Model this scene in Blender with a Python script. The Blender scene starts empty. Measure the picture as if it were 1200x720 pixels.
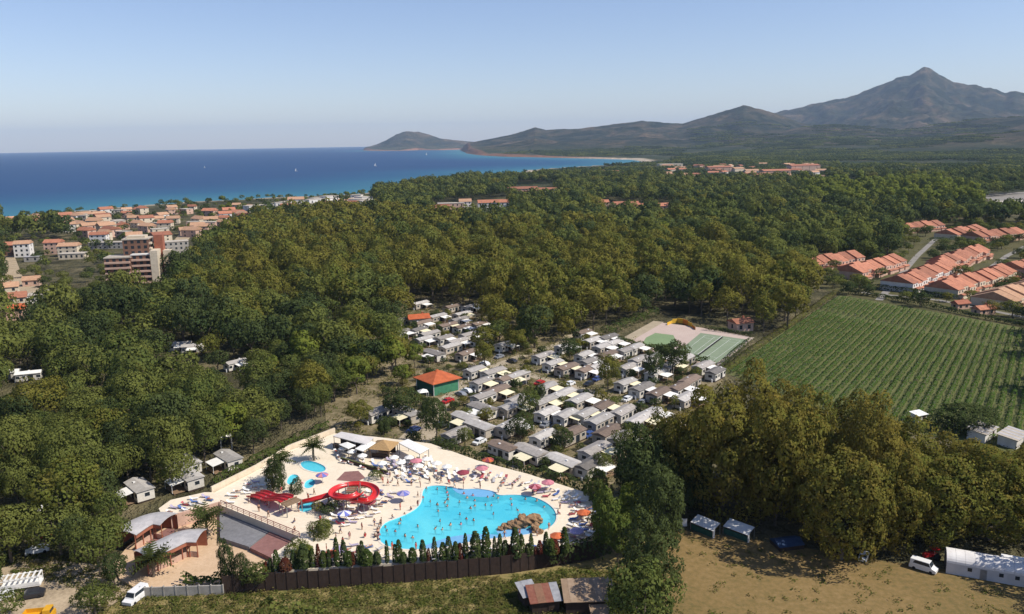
import bpy, bmesh, math, random
import numpy as np
from mathutils import Vector, Matrix
from mathutils.geometry import tessellate_polygon
PI = math.pi; rad = math.radians
sc = bpy.context.scene
col = sc.collection

# ------------------------------------------------------------------ camera
FPX, PITCH, ROLL, CAMH = 942.0, rad(11.59), math.atan(0.0165), 80.0
_d = np.array([0, math.cos(PITCH), -math.sin(PITCH)]); _u = np.array([0, math.sin(PITCH), math.cos(PITCH)]); _r = np.array([1.0, 0, 0])
CR = math.cos(ROLL) * _r - math.sin(ROLL) * _u
CU = math.sin(ROLL) * _r + math.cos(ROLL) * _u
cam = bpy.data.cameras.new('camera'); camo = bpy.data.objects.new('camera', cam); col.objects.link(camo)
cam.sensor_width = 36.0; cam.lens = FPX / 1200 * 36; cam.clip_start = 1.0; cam.clip_end = 90000
camo.matrix_world = Matrix(((CR[0], CU[0], -_d[0], 0), (CR[1], CU[1], -_d[1], 0), (CR[2], CU[2], -_d[2], CAMH), (0, 0, 0, 1)))
sc.camera = camo

# ------------------------------------------------------------------ sky, sun, exposure
SUN_AZ, SUN_EL = rad(104), rad(48)          # azimuth clockwise from +Y
w = bpy.data.worlds.new('World'); sc.world = w; w.use_nodes = True
nt = w.node_tree; bg = nt.nodes['Background']
sk = nt.nodes.new('ShaderNodeTexSky'); sk.sky_type = 'NISHITA'; sk.sun_disc = False
sk.sun_elevation = SUN_EL; sk.sun_rotation = SUN_AZ; sk.altitude = 80
sk.air_density = 1.0; sk.dust_density = 0.3; sk.ozone_density = 1.2
tint = nt.nodes.new('ShaderNodeMix'); tint.data_type = 'RGBA'; tint.blend_type = 'MULTIPLY'; tint.inputs[0].default_value = 1.0; tint.inputs[7].default_value = (0.98, 0.965, 1.12, 1)   # clear late-summer blue
nt.links.new(sk.outputs[0], tint.inputs[6]); nt.links.new(tint.outputs[2], bg.inputs[0]); bg.inputs[1].default_value = 0.107
sl = bpy.data.lights.new('sun', 'SUN'); sl.energy = 4.8; sl.angle = rad(0.5); sl.color = (1.0, 0.94, 0.84)
so = bpy.data.objects.new('sun', sl); col.objects.link(so)
sd = Vector((math.sin(SUN_AZ) * math.cos(SUN_EL), math.cos(SUN_AZ) * math.cos(SUN_EL), math.sin(SUN_EL)))
so.rotation_euler = sd.to_track_quat('Z', 'Y').to_euler(); so.location = sd * 500
vs = sc.view_settings; vs.view_transform = 'Standard'; vs.look = 'None'; vs.exposure = 0.22; vs.gamma = 1.0; vs.use_curve_mapping = False
sc.cycles.use_denoising = True
try: sc.cycles.denoiser = 'OPENIMAGEDENOISE'
except Exception: pass
sc.cycles.max_bounces = 6; sc.cycles.diffuse_bounces = 4; sc.cycles.glossy_bounces = 2; sc.cycles.transmission_bounces = 3
sc.cycles.transparent_max_bounces = 8; sc.cycles.volume_bounces = 0; sc.cycles.caustics_reflective = False; sc.cycles.caustics_refractive = False
sc.cycles.sample_clamp_indirect = 5

# ------------------------------------------------------------------ survey: photograph point -> place on a level plane
def ray(x, y): return _d * FPX + CR * (x - 600) + CU * (360 - y)
def G(x, y, z=0.0):
    v = ray(x, y); t = (z - CAMH) / v[2]
    return Vector((v[0] * t, v[1] * t, z))
def GP(pts, z=0.0): return [G(x, y, z) for x, y in pts]
def proj(p):
    q = np.asarray(p, float) - np.array([0, 0, CAMH]); zc = q @ _d
    return 600 + FPX * (q @ CR) / zc, 360 - FPX * (q @ CU) / zc
def gdir(a, b, z=0.0):
    v = G(*b, z) - G(*a, z); return math.atan2(v.y, v.x)
def inside(poly, x, y):
    x = np.asarray(x, float); y = np.asarray(y, float); c = np.zeros(x.shape, bool); n = len(poly)
    for i in range(n):
        x0, y0 = poly[i][0], poly[i][1]; x1, y1 = poly[(i + 1) % n][0], poly[(i + 1) % n][1]
        if y0 == y1: continue
        m = (y0 > y) != (y1 > y)
        c ^= m & (x < (x1 - x0) * (y - y0) / (y1 - y0) + x0)
    return c
def segdist(pts, x, y, closed=True):
    best = np.full(np.shape(x), 1e12); n = len(pts)
    for i in range(n if closed else n - 1):
        ax, ay = pts[i][0], pts[i][1]; bx, by = pts[(i + 1) % n][0], pts[(i + 1) % n][1]
        dx, dy = bx - ax, by - ay; L = dx * dx + dy * dy + 1e-9
        t = np.clip(((x - ax) * dx + (y - ay) * dy) / L, 0, 1)
        best = np.minimum(best, (x - ax - t * dx) ** 2 + (y - ay - t * dy) ** 2)
    return np.sqrt(best)

# ------------------------------------------------------------------ materials
def nodes(name):
    m = bpy.data.materials.new(name); m.use_nodes = True
    t = m.node_tree; return m, t, t.nodes['Principled BSDF']
def N(t, kind, **kw):
    n = t.nodes.new(kind)
    for k, v in kw.items():
        if hasattr(n, k): setattr(n, k, v)
        else: n.inputs[k].default_value = v
    return n
def ramp(t, fac, stops):
    r = N(t, 'ShaderNodeValToRGB'); e = r.color_ramp.elements
    while len(e) < len(stops): e.new(0.5)
    for i, (p, c) in enumerate(stops):
        e[i].position = p; e[i].color = (*c, 1) if len(c) == 3 else c
    t.links.new(fac, r.inputs[0]); return r.outputs[0]
def noise(t, vec, scale, detail=4, rough=0.55, dist=0.0):
    n = N(t, 'ShaderNodeTexNoise'); n.inputs['Scale'].default_value = scale; n.inputs['Detail'].default_value = detail
    n.inputs['Roughness'].default_value = rough; n.inputs['Distortion'].default_value = dist
    if vec is not None: t.links.new(vec, n.inputs['Vector'])
    return n.outputs['Fac']
def mixc(t, fac, a, b, mode='MIX'):
    m = N(t, 'ShaderNodeMix'); m.data_type = 'RGBA'; m.blend_type = mode
    for s, v in ((0, fac), (6, a), (7, b)):
        if isinstance(v, (int, float)): m.inputs[s].default_value = v
        elif isinstance(v, tuple): m.inputs[s].default_value = (*v, 1) if len(v) == 3 else v
        else: t.links.new(v, m.inputs[s])
    return m.outputs[2]
def bump(t, b, h, strength, dist):
    n = N(t, 'ShaderNodeBump'); n.inputs['Strength'].default_value = strength; n.inputs['Distance'].default_value = dist
    t.links.new(h, n.inputs['Height']); t.links.new(n.outputs[0], b.inputs['Normal'])
MATS = {}
def mat(name, c1, c2=None, scale=1.0, rough=0.85, bmp=0.0, bdist=0.05, var=0.0, metal=0.0, spec=0.3, detail=5):
    """two-tone noisy surface in world space; var shifts the brightness from object to object"""
    if name in MATS: return MATS[name]
    m, t, b = nodes(name)
    b.inputs['Roughness'].default_value = rough; b.inputs['Metallic'].default_value = metal; b.inputs['Specular IOR Level'].default_value = spec
    pos = N(t, 'ShaderNodeNewGeometry').outputs['Position']
    c2 = c2 or tuple(x * 0.72 for x in c1)
    f = noise(t, pos, scale, detail, 0.65)
    c = ramp(t, f, [(0.34, c2), (0.66, c1)])
    if var:
        oi = N(t, 'ShaderNodeObjectInfo'); mr = N(t, 'ShaderNodeMapRange'); mr.inputs[3].default_value = 1 - var; mr.inputs[4].default_value = 1 + var
        t.links.new(oi.outputs['Random'], mr.inputs[0])
        c = mixc(t, 1.0, c, mr.outputs[0], 'MULTIPLY')
    t.links.new(c, b.inputs['Base Color'])
    if bmp: bump(t, b, f, bmp, bdist)
    MATS[name] = m; return m
def foliage(name, ca, cb, cc, trans=0.38):
    """leaf colour: ca..cb from tree to tree, cc on some sprays, small leaf-to-leaf tint"""
    m, t, b = nodes(name); out = t.nodes['Material Output']; t.nodes.remove(b)
    oi = N(t, 'ShaderNodeObjectInfo'); at = N(t, 'ShaderNodeAttribute', attribute_name='tint')
    base = mixc(t, oi.outputs['Random'], ca, cb)
    tc = N(t, 'ShaderNodeTexCoord')
    f = noise(t, tc.outputs['Object'], 0.45, 3, 0.6)
    f2 = ramp(t, f, [(0.42, (0, 0, 0)), (0.68, (1, 1, 1))])
    base = mixc(t, f2, base, cc)
    mr = N(t, 'ShaderNodeMapRange'); mr.inputs[3].default_value = 0.80; mr.inputs[4].default_value = 1.22
    t.links.new(at.outputs['Fac'], mr.inputs[0])
    c = mixc(t, 1.0, base, mr.outputs[0], 'MULTIPLY')
    d = N(t, 'ShaderNodeBsdfDiffuse'); tr = N(t, 'ShaderNodeBsdfTranslucent'); mx = N(t, 'ShaderNodeMixShader'); mx.inputs[0].default_value = trans
    t.links.new(c, d.inputs[0]); t.links.new(c, tr.inputs[0]); t.links.new(d.outputs[0], mx.inputs[1]); t.links.new(tr.outputs[0], mx.inputs[2])
    t.links.new(mx.outputs[0], out.inputs[0]); MATS[name] = m; return m

M_plane = foliage('leaf_plane', (0.18, 0.165, 0.032), (0.12, 0.145, 0.03), (0.175, 0.15, 0.034))
M_gold = foliage('leaf_gold', (0.185, 0.158, 0.034), (0.135, 0.15, 0.032), (0.195, 0.148, 0.034))
M_green = foliage('leaf_green', (0.082, 0.112, 0.031), (0.17, 0.18, 0.044), (0.155, 0.168, 0.042))
M_dark = foliage('leaf_dark', (0.05, 0.076, 0.028), (0.075, 0.095, 0.033), (0.085, 0.105, 0.035))
M_lime = foliage('leaf_lime', (0.16, 0.19, 0.03), (0.13, 0.17, 0.035), (0.20, 0.21, 0.04))
M_hedge = foliage('leaf_hedge', (0.055, 0.085, 0.022), (0.075, 0.10, 0.025), (0.085, 0.10, 0.03))
M_bright = foliage('leaf_bright', (0.12, 0.16, 0.035), (0.10, 0.14, 0.03), (0.15, 0.17, 0.04))
M_redleaf = foliage('leaf_red', (0.16, 0.035, 0.025), (0.11, 0.04, 0.025), (0.09, 0.06, 0.025))
M_vine = foliage('leaf_vine', (0.072, 0.128, 0.028), (0.084, 0.138, 0.03), (0.09, 0.142, 0.032))
M_palm = foliage('leaf_palm', (0.10, 0.12, 0.035), (0.075, 0.10, 0.03), (0.12, 0.12, 0.04))
M_weed = foliage('leaf_weed', (0.12, 0.14, 0.03), (0.09, 0.11, 0.025), (0.20, 0.16, 0.06))
M_bark = mat('bark', (0.16, 0.13, 0.10), (0.09, 0.07, 0.05), 3)
M_terra = mat('roof_terracotta', (0.42, 0.175, 0.10), (0.28, 0.11, 0.065), 0.5, 0.85, var=0.28)
M_terra2 = mat('roof_tan', (0.50, 0.30, 0.18), (0.36, 0.20, 0.12), 0.9, 0.85, var=0.12)
M_white = mat('render_white', (0.74, 0.71, 0.66), (0.62, 0.58, 0.53), 0.6, var=0.08)
M_cream = mat('render_cream', (0.66, 0.56, 0.42), (0.54, 0.45, 0.33), 0.6, var=0.1)
M_pinkw = mat('render_pink', (0.60, 0.40, 0.30), (0.48, 0.31, 0.23), 0.6, var=0.1)
M_brick = mat('brick_red', (0.36, 0.13, 0.075), (0.27, 0.095, 0.055), 0.8)
M_concrete = mat('concrete', (0.40, 0.37, 0.33), (0.29, 0.27, 0.24), 0.5)
M_flatroof = mat('roof_gravel', (0.48, 0.42, 0.34), (0.36, 0.31, 0.25), 0.5, var=0.1)
M_glass = mat('window_glass', (0.03, 0.04, 0.05), (0.02, 0.025, 0.03), 1, 0.15, spec=0.5)
M_mroof = mat('mobile_roof', (0.30, 0.27, 0.24), (0.20, 0.18, 0.16), 1.2, 0.7, var=0.45)
M_mwall = mat('mobile_wall', (0.66, 0.61, 0.53), (0.55, 0.51, 0.44), 1.5, 0.6, var=0.12)
M_mwall2 = mat('mobile_wall_sand', (0.46, 0.40, 0.32), (0.36, 0.31, 0.25), 1.5, 0.6, var=0.12)
M_awn = mat('awning_canvas', (0.82, 0.79, 0.73), (0.72, 0.69, 0.63), 1.0, 0.8)
M_awn2 = mat('awning_cream', (0.80, 0.72, 0.48), (0.70, 0.63, 0.42), 1.0, 0.8)
M_wood = mat('deck_wood', (0.26, 0.17, 0.10), (0.17, 0.11, 0.065), 2.5)
M_dwood = mat('fence_wood', (0.058, 0.036, 0.026), (0.034, 0.022, 0.017), 1.6)
M_whitepl = mat('white_plastic', (0.80, 0.78, 0.74), (0.70, 0.68, 0.64), 1, 0.5)
M_red = mat('red_fibreglass', (0.60, 0.025, 0.022), (0.46, 0.02, 0.018), 0.8, 0.3, spec=0.5)
M_metal = mat('zinc_sheet', (0.52, 0.49, 0.47), (0.38, 0.36, 0.35), 0.7, 0.5, metal=0.1)
M_steel = mat('grey_steel', (0.30, 0.30, 0.30), None, 2, 0.5, metal=0.4)
M_thatch = mat('thatch', (0.42, 0.27, 0.12), (0.30, 0.18, 0.08), 3.0, bmp=0.4)
M_rock = mat('rock', (0.34, 0.21, 0.11), (0.17, 0.10, 0.055), 1.1, bmp=0.6, bdist=0.3)
M_sand = mat('sand', (0.58, 0.47, 0.34), (0.46, 0.36, 0.26), 0.3)

# ------------------------------------------------------------------ mesh helpers
class MB:
    def __init__(s): s.v = []; s.f = []
    def add(s, v, f):
        o = len(s.v); s.v += [tuple(p) for p in v]; s.f += [tuple(i + o for i in q) for q in f]; return s
    def box(s, x0, x1, y0, y1, z0, z1):
        return s.add([(x0, y0, z0), (x1, y0, z0), (x1, y1, z0), (x0, y1, z0), (x0, y0, z1), (x1, y0, z1), (x1, y1, z1), (x0, y1, z1)],
                     [(3, 2, 1, 0), (4, 5, 6, 7), (0, 1, 5, 4), (1, 2, 6, 5), (2, 3, 7, 6), (3, 0, 4, 7)])
    def prism(s, poly, z0, z1):
        poly = [(p[0], p[1]) for p in poly]
        a = sum(poly[i][0] * poly[(i + 1) % len(poly)][1] - poly[(i + 1) % len(poly)][0] * poly[i][1] for i in range(len(poly)))
        if a < 0: poly = poly[::-1]
        n = len(poly); v = [(x, y, z0) for x, y in poly] + [(x, y, z1) for x, y in poly]
        tri = tessellate_polygon([[Vector((x, y, 0)) for x, y in poly]])
        f = []
        for t in tri:
            (ax, ay), (bx, by), (cx, cy) = (poly[i] for i in t)
            if (bx - ax) * (cy - ay) - (by - ay) * (cx - ax) < 0: t = (t[0], t[2], t[1])
            f.append(tuple(i + n for i in t)); f.append(tuple(reversed(t)))
        f += [(i, (i + 1) % n, n + (i + 1) % n, n + i) for i in range(n)]
        return s.add(v, f)
    def gable(s, L, W, z, h, over=0.4, th=0.18, hip=0.0):
        """solid gable (or hipped) roof, ridge along x"""
        a, b = L / 2 + over, W / 2 + over; r = max(L / 2 + over - hip, 0.2)
        v = [(-a, -b, z), (a, -b, z), (a, b, z), (-a, b, z), (-a, -b, z + th), (a, -b, z + th), (a, b, z + th), (-a, b, z + th), (-r, 0, z + h), (r, 0, z + h)]
        return s.add(v, [(3, 2, 1, 0), (0, 1, 5, 4), (1, 2, 6, 5), (2, 3, 7, 6), (3, 0, 4, 7), (4, 5, 9, 8), (6, 7, 8, 9), (5, 6, 9), (7, 4, 8)])
    def tube(s, path, r, n=6, r1=None):
        P = [Vector(p) for p in path]; k = len(P); vs_ = []; r1 = r if r1 is None else r1
        for i, p in enumerate(P):
            d = (P[min(i + 1, k - 1)] - P[max(i - 1, 0)]).normalized()
            a = d.cross(Vector((0, 0, 1)));  a = a.normalized() if a.length > 1e-3 else Vector((1, 0, 0)); b = d.cross(a)
            q = r + (r1 - r) * i / max(k - 1, 1)
            vs_ += [p + a * q * math.cos(2 * PI * j / n) + b * q * math.sin(2 * PI * j / n) for j in range(n)]
        f = [(i * n + j, i * n + (j + 1) % n, (i + 1) * n + (j + 1) % n, (i + 1) * n + j) for i in range(k - 1) for j in range(n)]
        f += [tuple(range(n))[::-1], tuple((k - 1) * n + j for j in range(n))]
        return s.add(vs_, f)
    def lathe(s, prof, n=10, c=(0, 0)):
        v = [(c[0] + r * math.cos(2 * PI * j / n), c[1] + r * math.sin(2 * PI * j / n), z) for r, z in prof for j in range(n)]
        f = [(i * n + j, i * n + (j + 1) % n, (i + 1) * n + (j + 1) % n, (i + 1) * n + j) for i in range(len(prof) - 1) for j in range(n)]
        return s.add(v, f)
    def mesh(s, name, m=None, smooth=False):
        me = bpy.data.meshes.new(name); me.from_pydata(s.v, [], s.f); me.update()
        if m: me.materials.append(m)
        if smooth: me.shade_smooth()
        return me
    def build(s, name, m, parent=None, smooth=False): return obj(name, s.mesh(name, m, smooth), parent)
def obj(name, me, parent=None, loc=None, rz=None, scale=None):
    o = bpy.data.objects.new(name, me); col.objects.link(o)
    if parent: o.parent = parent
    if loc is not None: o.location = loc
    if rz is not None: o.rotation_euler = (0, 0, rz)
    if scale is not None: o.scale = scale if hasattr(scale, '__len__') else (scale,) * 3
    return o
def tag(o, label, cat=None, group=None, kind=None):
    o['label'] = label
    if cat: o['category'] = cat
    if group: o['group'] = group
    if kind: o['kind'] = kind
    return o
def thing(name, label, cat, loc=(0, 0, 0), rz=0.0, group=None): return tag(obj(name, None, None, loc, rz), label, cat, group)
def struct(name, me): o = obj(name, me); o['kind'] = 'structure'; return o
def dup(root, loc, rz, scale=None):
    r = root.copy(); col.objects.link(r); r.location = loc; r.rotation_euler = (0, 0, rz)
    if scale is not None: r.scale = scale if hasattr(scale, '__len__') else (scale,) * 3
    for ch in list(root.children):
        c = ch.copy(); col.objects.link(c); c.parent = r
        for g in ch.children: e = g.copy(); col.objects.link(e); e.parent = c
    return r
def npmesh(name, V, F4, m, normals=None, tint=None):
    """quads as numpy arrays"""
    me = bpy.data.meshes.new(name); nv, nf = len(V), len(F4)
    me.vertices.add(nv); me.vertices.foreach_set('co', np.ascontiguousarray(V, np.float32).ravel())
    me.loops.add(nf * 4); me.loops.foreach_set('vertex_index', np.ascontiguousarray(F4, np.int32).ravel())
    me.polygons.add(nf); me.polygons.foreach_set('loop_start', np.arange(0, nf * 4, 4, dtype=np.int32))
    me.update(calc_edges=True)
    if m: me.materials.append(m)
    if tint is not None:
        a = me.attributes.new('tint', 'FLOAT', 'FACE'); a.data.foreach_set('value', np.ascontiguousarray(tint, np.float32))
    if normals is not None:
        me.shade_smooth(); me.normals_split_custom_set_from_vertices(normals.tolist())
    return me
ORD = 'first second third fourth fifth sixth seventh eighth ninth tenth eleventh twelfth thirteenth fourteenth fifteenth sixteenth seventeenth eighteenth nineteenth twentieth'.split()
ORD += ['twenty-' + o for o in ORD[:9]] + ['thirtieth'] + ['thirty-' + o for o in ORD[:9]] + ['fortieth'] + ['forty-' + o for o in ORD[:9]] + ['fiftieth'] + ['fifty-' + o for o in ORD[:9]]
ORD += ['sixtieth'] + ['sixty-' + o for o in ORD[:9]] + ['seventieth'] + ['seventy-' + o for o in ORD[:9]] + ['eightieth'] + ['eighty-' + o for o in ORD[:9]]

# ================================================================== SETTING: terrain, sea
SEA = -4.0
coast_px = [(-500, 305), (-200, 274), (0, 256), (60, 251), (130, 245), (220, 238), (300, 234), (400, 229.5), (440, 226), (520, 215), (580, 207), (618, 203.5), (606, 201.5), (640, 199), (700, 195.5), (742, 193), (750, 190),
            (738, 187.5), (700, 186.5), (640, 185), (590, 184), (562, 182.5), (546, 180)]
def polar(x, R): v = ray(x, 170); a = math.atan2(v[0], v[1]); return (R * math.sin(a), R * math.cos(a))
coast = [(G(x, y, SEA).x, G(x, y, SEA).y) for x, y in coast_px] + [polar(543, 8200), polar(538, 10600), polar(515, 10300), polar(490, 10800), polar(468, 10400), polar(445, 10700), polar(430, 11200), polar(426, 11900)]
sea_poly = coast + [polar(430, 60000), (-60000, 60000), (-60000, 600)]
def ridge(px, R):
    """crest line given by skyline points; returns azimuth and height tables at range R"""
    A, Hh = [], []
    for x, y in px:
        v = ray(x, y); hd = math.hypot(v[0], v[1]); A.append(math.atan2(v[0], v[1])); Hh.append(CAMH + R * v[2] / hd)
    return np.array(A), np.array(Hh), R
RIDGES = [  # crest skyline, crest range, front foot range
    (ridge([(420, 177), (428, 173.5), (440, 170), (452, 165), (465, 157.5), (476, 154.5), (490, 155), (503, 158), (515, 162.5), (530, 164.5), (545, 166), (575, 168), (640, 176)], 12000), 10500),
    (ridge([(500, 178), (545, 169), (575, 163.5), (600, 158.5), (612, 155.5), (627, 150), (640, 153.5), (680, 152), (700, 149.5), (730, 145), (752, 143), (780, 145), (800, 145), (830, 137), (850, 131), (871, 125), (890, 129), (905, 133), (930, 142), (960, 150), (1000, 160)], 8200), 4300),
    (ridge([(820, 160), (880, 139), (905, 134), (930, 128), (955, 122), (970, 119), (990, 116), (1010, 109), (1030, 100), (1050, 92), (1065, 89), (1076, 82), (1085, 78.5), (1093, 83), (1105, 91), (1120, 97), (1132, 101), (1145, 100.5), (1160, 104), (1178, 110), (1190, 108), (1215, 112), (1260, 118), (1330, 126), (1500, 140)], 11500), 6500),
    (ridge([(760, 178), (840, 166), (880, 161), (930, 152), (970, 147), (1010, 150), (1060, 155), (1110, 146), (1150, 141), (1200, 138), (1260, 134), (1400, 130)], 6600), 3900),
    (ridge([(900, 176), (980, 172), (1050, 171), (1120, 163), (1200, 156), (1300, 150), (1450, 148)], 4700), 3500),
]
rs = np.random.RandomState(5)
def vnoise(x, y, seed):
    """smooth value noise"""
    r_ = np.random.RandomState(seed); tab = r_.rand(256, 256)
    xi = np.floor(x).astype(int); yi = np.floor(y).astype(int); fx = x - xi; fy = y - yi
    fx = fx * fx * (3 - 2 * fx); fy = fy * fy * (3 - 2 * fy)
    a = tab[xi % 256, yi % 256]; b = tab[(xi + 1) % 256, yi % 256]; c = tab[xi % 256, (yi + 1) % 256]; d = tab[(xi + 1) % 256, (yi + 1) % 256]
    return (a * (1 - fx) + b * fx) * (1 - fy) + (c * (1 - fx) + d * fx) * fy
def fbm(x, y, seed, o=5): return sum(vnoise(x * 2 ** i, y * 2 ** i, seed + i) / 2 ** i for i in range(o)) / (2 - 2 ** (1 - o))
def ridged(x, y, seed, o=5): return sum((1 - np.abs(2 * vnoise(x * 2 ** i, y * 2 ** i, seed + i) - 1)) / 2 ** i for i in range(o)) / (2 - 2 ** (1 - o))
def terrain(x, y):
    a = np.arctan2(x, y); r = np.hypot(x, y); h = np.zeros(x.shape)
    spur = ridged(x / 900, y / 900, 11) ; fine = fbm(x / 260, y / 260, 31); tiny = fbm(x / 110, y / 110, 91, 4)
    for (A, Hh, R), foot in RIDGES:
        hh = np.interp(a, A, Hh, left=0, right=Hh[-1] if A[-1] > 0.7 else 0)
        hh = np.maximum(hh, 0)
        t = np.clip((r - foot) / (R - foot), 0, 1); prof = t ** 1.35
        back = np.clip((r - R) / (R * 0.45), 0, 1); prof = np.where(r > R, 1 - back * back * (3 - 2 * back), prof)
        cut = (1 - np.abs(np.clip(2 * t - 1, -1, 1)) ** 3) * (r < R)
        z = hh * prof * (1 - cut * (1.0 * (1 - spur) ** 1.3 + 0.4 * (fine - 0.5))) + hh * 0.10 * (tiny - 0.5) * np.clip(t * 3, 0, 1) + hh * 0.06 * (fine - 0.5) * np.clip(t * 4, 0, 1) * (1 - t)
        h = np.maximum(h, z)
    h = h + np.clip((r - 1500) / 3000, 0, 1) * 12 * (fbm(x / 700, y / 700, 3) - 0.2)
    ins = inside(sea_poly, x, y); sdv = segdist(coast, x, y, closed=False); sdv = np.where(ins, -sdv, sdv)
    k = np.clip((sdv + 12) / np.where(r > 4500, 60, 45), 0, 1); k = k * k * (3 - 2 * k)
    return (SEA - 7) * (1 - k) + np.maximum(h, 0) * k, sdv
rr = np.concatenate([np.linspace(15, 1000, 40), np.geomspace(1030, 3800, 55), np.linspace(3850, 12500, 190), np.geomspace(12700, 34000, 22)])
aa = np.concatenate([np.linspace(rad(-80), rad(-34), 60), np.linspace(rad(-33.8), rad(37), 760), np.linspace(rad(37.2), rad(80), 60)])
RRg, AAg = np.meshgrid(rr, aa, indexing='ij'); X = RRg * np.sin(AAg); Y = RRg * np.cos(AAg); Zt, SD = terrain(X, Y)
def grid_faces(n, m):
    i = np.arange(n - 1)[:, None] * m + np.arange(m - 1)[None, :]
    return np.stack([i, i + 1, i + m + 1, i + m], -1).reshape(-1, 4)[:, ::-1]
V = np.stack([X, Y, Zt], -1).reshape(-1, 3)
gme = npmesh('ground', V, grid_faces(len(rr), len(aa)), None); gme.shade_smooth()
a_ = gme.attributes.new('shore', 'FLOAT', 'POINT'); a_.data.foreach_set('value', SD.ravel().astype(np.float32))
m, t, b = nodes('ground_earth'); b.inputs['Roughness'].default_value = 0.95; b.inputs['Specular IOR Level'].default_value = 0.1
geo = N(t, 'ShaderNodeNewGeometry'); pos = geo.outputs['Position']; sep = N(t, 'ShaderNodeSeparateXYZ'); t.links.new(pos, sep.inputs[0])
ln = N(t, 'ShaderNodeVectorMath', operation='LENGTH'); t.links.new(pos, ln.inputs[0])
near = ramp(t, noise(t, pos, 0.06, 6, 0.65), [(0.35, (0.055, 0.05, 0.025)), (0.5, (0.10, 0.09, 0.045)), (0.68, (0.19, 0.155, 0.085))])
far = ramp(t, noise(t, pos, 0.0045, 8, 0.62), [(0.36, (0.022, 0.034, 0.014)), (0.5, (0.038, 0.05, 0.02)), (0.60, (0.075, 0.07, 0.035)), (0.70, (0.14, 0.11, 0.065))])
hill = ramp(t, noise(t, pos, 0.0034, 10, 0.68, 0.8), [(0.42, (0.012, 0.019, 0.010)), (0.48, (0.03, 0.034, 0.017)), (0.55, (0.060, 0.050, 0.028)), (0.66, (0.15, 0.105, 0.065))])
fine = ramp(t, noise(t, pos, 0.035, 5, 0.7), [(0.3, (0.55, 0.55, 0.55)), (0.7, (1.35, 1.35, 1.35))])
def rng(t, v, a, b_):
    n = N(t, 'ShaderNodeMapRange'); n.inputs[1].default_value = a; n.inputs[2].default_value = b_; t.links.new(v, n.inputs[0]); return n.outputs[0]
c = mixc(t, rng(t, ln.outputs['Value'], 900, 1600), near, far)
c = mixc(t, rng(t, sep.outputs['Z'], 12, 60), c, hill)
c = mixc(t, 1.0, c, fine, 'MULTIPLY')
sh = N(t, 'ShaderNodeAttribute', attribute_name='shore')
shc = mixc(t, rng(t, ln.outputs['Value'], 3600, 4300), (0.55, 0.45, 0.33), (0.26, 0.13, 0.08))
c = mixc(t, rng(t, sh.outputs['Fac'], 70, 25), c, shc)
t.links.new(c, b.inputs['Base Color'])
bump(t, b, noise(t, pos, 0.012, 8, 0.7), 1.0, 25.0)
gme.materials.append(m); ground = struct('ground', gme)
# rocky orange-brown cliffs are part of the ground's colour near the headland
sr = np.geomspace(500, 32500, 150); sa = np.linspace(rad(-80), rad(22), 260)
RS, AS = np.meshgrid(sr, sa, indexing='ij'); XS = RS * np.sin(AS); YS = RS * np.cos(AS)
SDs = np.where(inside(sea_poly, XS, YS), segdist(coast, XS, YS, closed=False), 0)
sme = npmesh('sea', np.stack([XS, YS, np.full(XS.shape, SEA)], -1).reshape(-1, 3), grid_faces(150, 260), None); sme.shade_smooth()
a_ = sme.attributes.new('offshore', 'FLOAT', 'POINT'); a_.data.foreach_set('value', SDs.ravel().astype(np.float32))
m, t, b = nodes('sea_water'); pos = N(t, 'ShaderNodeNewGeometry').outputs['Position']
of = N(t, 'ShaderNodeAttribute', attribute_name='offshore'); nz = noise(t, pos, 0.0012, 5, 0.6)
mp = N(t, 'ShaderNodeMapping'); mp.inputs['Scale'].default_value = (0.35, 1.6, 1); t.links.new(pos, mp.inputs[0]); streak = noise(t, mp.outputs[0], 0.004, 5, 0.6)
deep = ramp(t, streak, [(0.3, (0.002, 0.032, 0.105)), (0.7, (0.004, 0.044, 0.128))])
ad = N(t, 'ShaderNodeMath', operation='MULTIPLY_ADD'); t.links.new(nz, ad.inputs[0]); ad.inputs[1].default_value = 260; t.links.new(of.outputs['Fac'], ad.inputs[2])
c = ramp(t, rng(t, ad.outputs[0], 130, 1300), [(0.0, (0.03, 0.15, 0.19)), (0.25, (0.010, 0.095, 0.165)), (1.0, (0.005, 0.05, 0.14))])
c = mixc(t, rng(t, ad.outputs[0], 150, 800), c, deep)
t.links.new(c, b.inputs['Base Color']); b.inputs['Roughness'].default_value = 0.45; b.inputs['Specular IOR Level'].default_value = 0.12
bump(t, b, noise(t, pos, 0.12, 4, 0.6), 0.5, 1.0)
sme.materials.append(m); sea = struct('sea', sme)

# ------------------------------------------------------------------ haze: one closed box of thin even air
hz = MB().box(-42000, 42000, -600, 34500, SEA - 9, 900).build('haze', None); hz['kind'] = 'stuff'
hm = bpy.data.materials.new('haze_air'); hm.use_nodes = True; ht = hm.node_tree; ht.nodes.remove(ht.nodes['Principled BSDF'])
pv = N(ht, 'ShaderNodeVolumePrincipled'); pv.inputs['Color'].default_value = (0.58, 0.76, 1.0, 1); pv.inputs['Density'].default_value = 3.4e-5; pv.inputs['Anisotropy'].default_value = 0.0
for k in ('Density Attribute', 'Color Attribute', 'Temperature Attribute'): pv.inputs[k].default_value = ''
hm.cycles.homogeneous_volume = True
ht.links.new(pv.outputs[0], ht.nodes['Material Output'].inputs['Volume']); hz.data.materials.append(hm)
hz['label'] = 'thin pale haze over the far hills'
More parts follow.
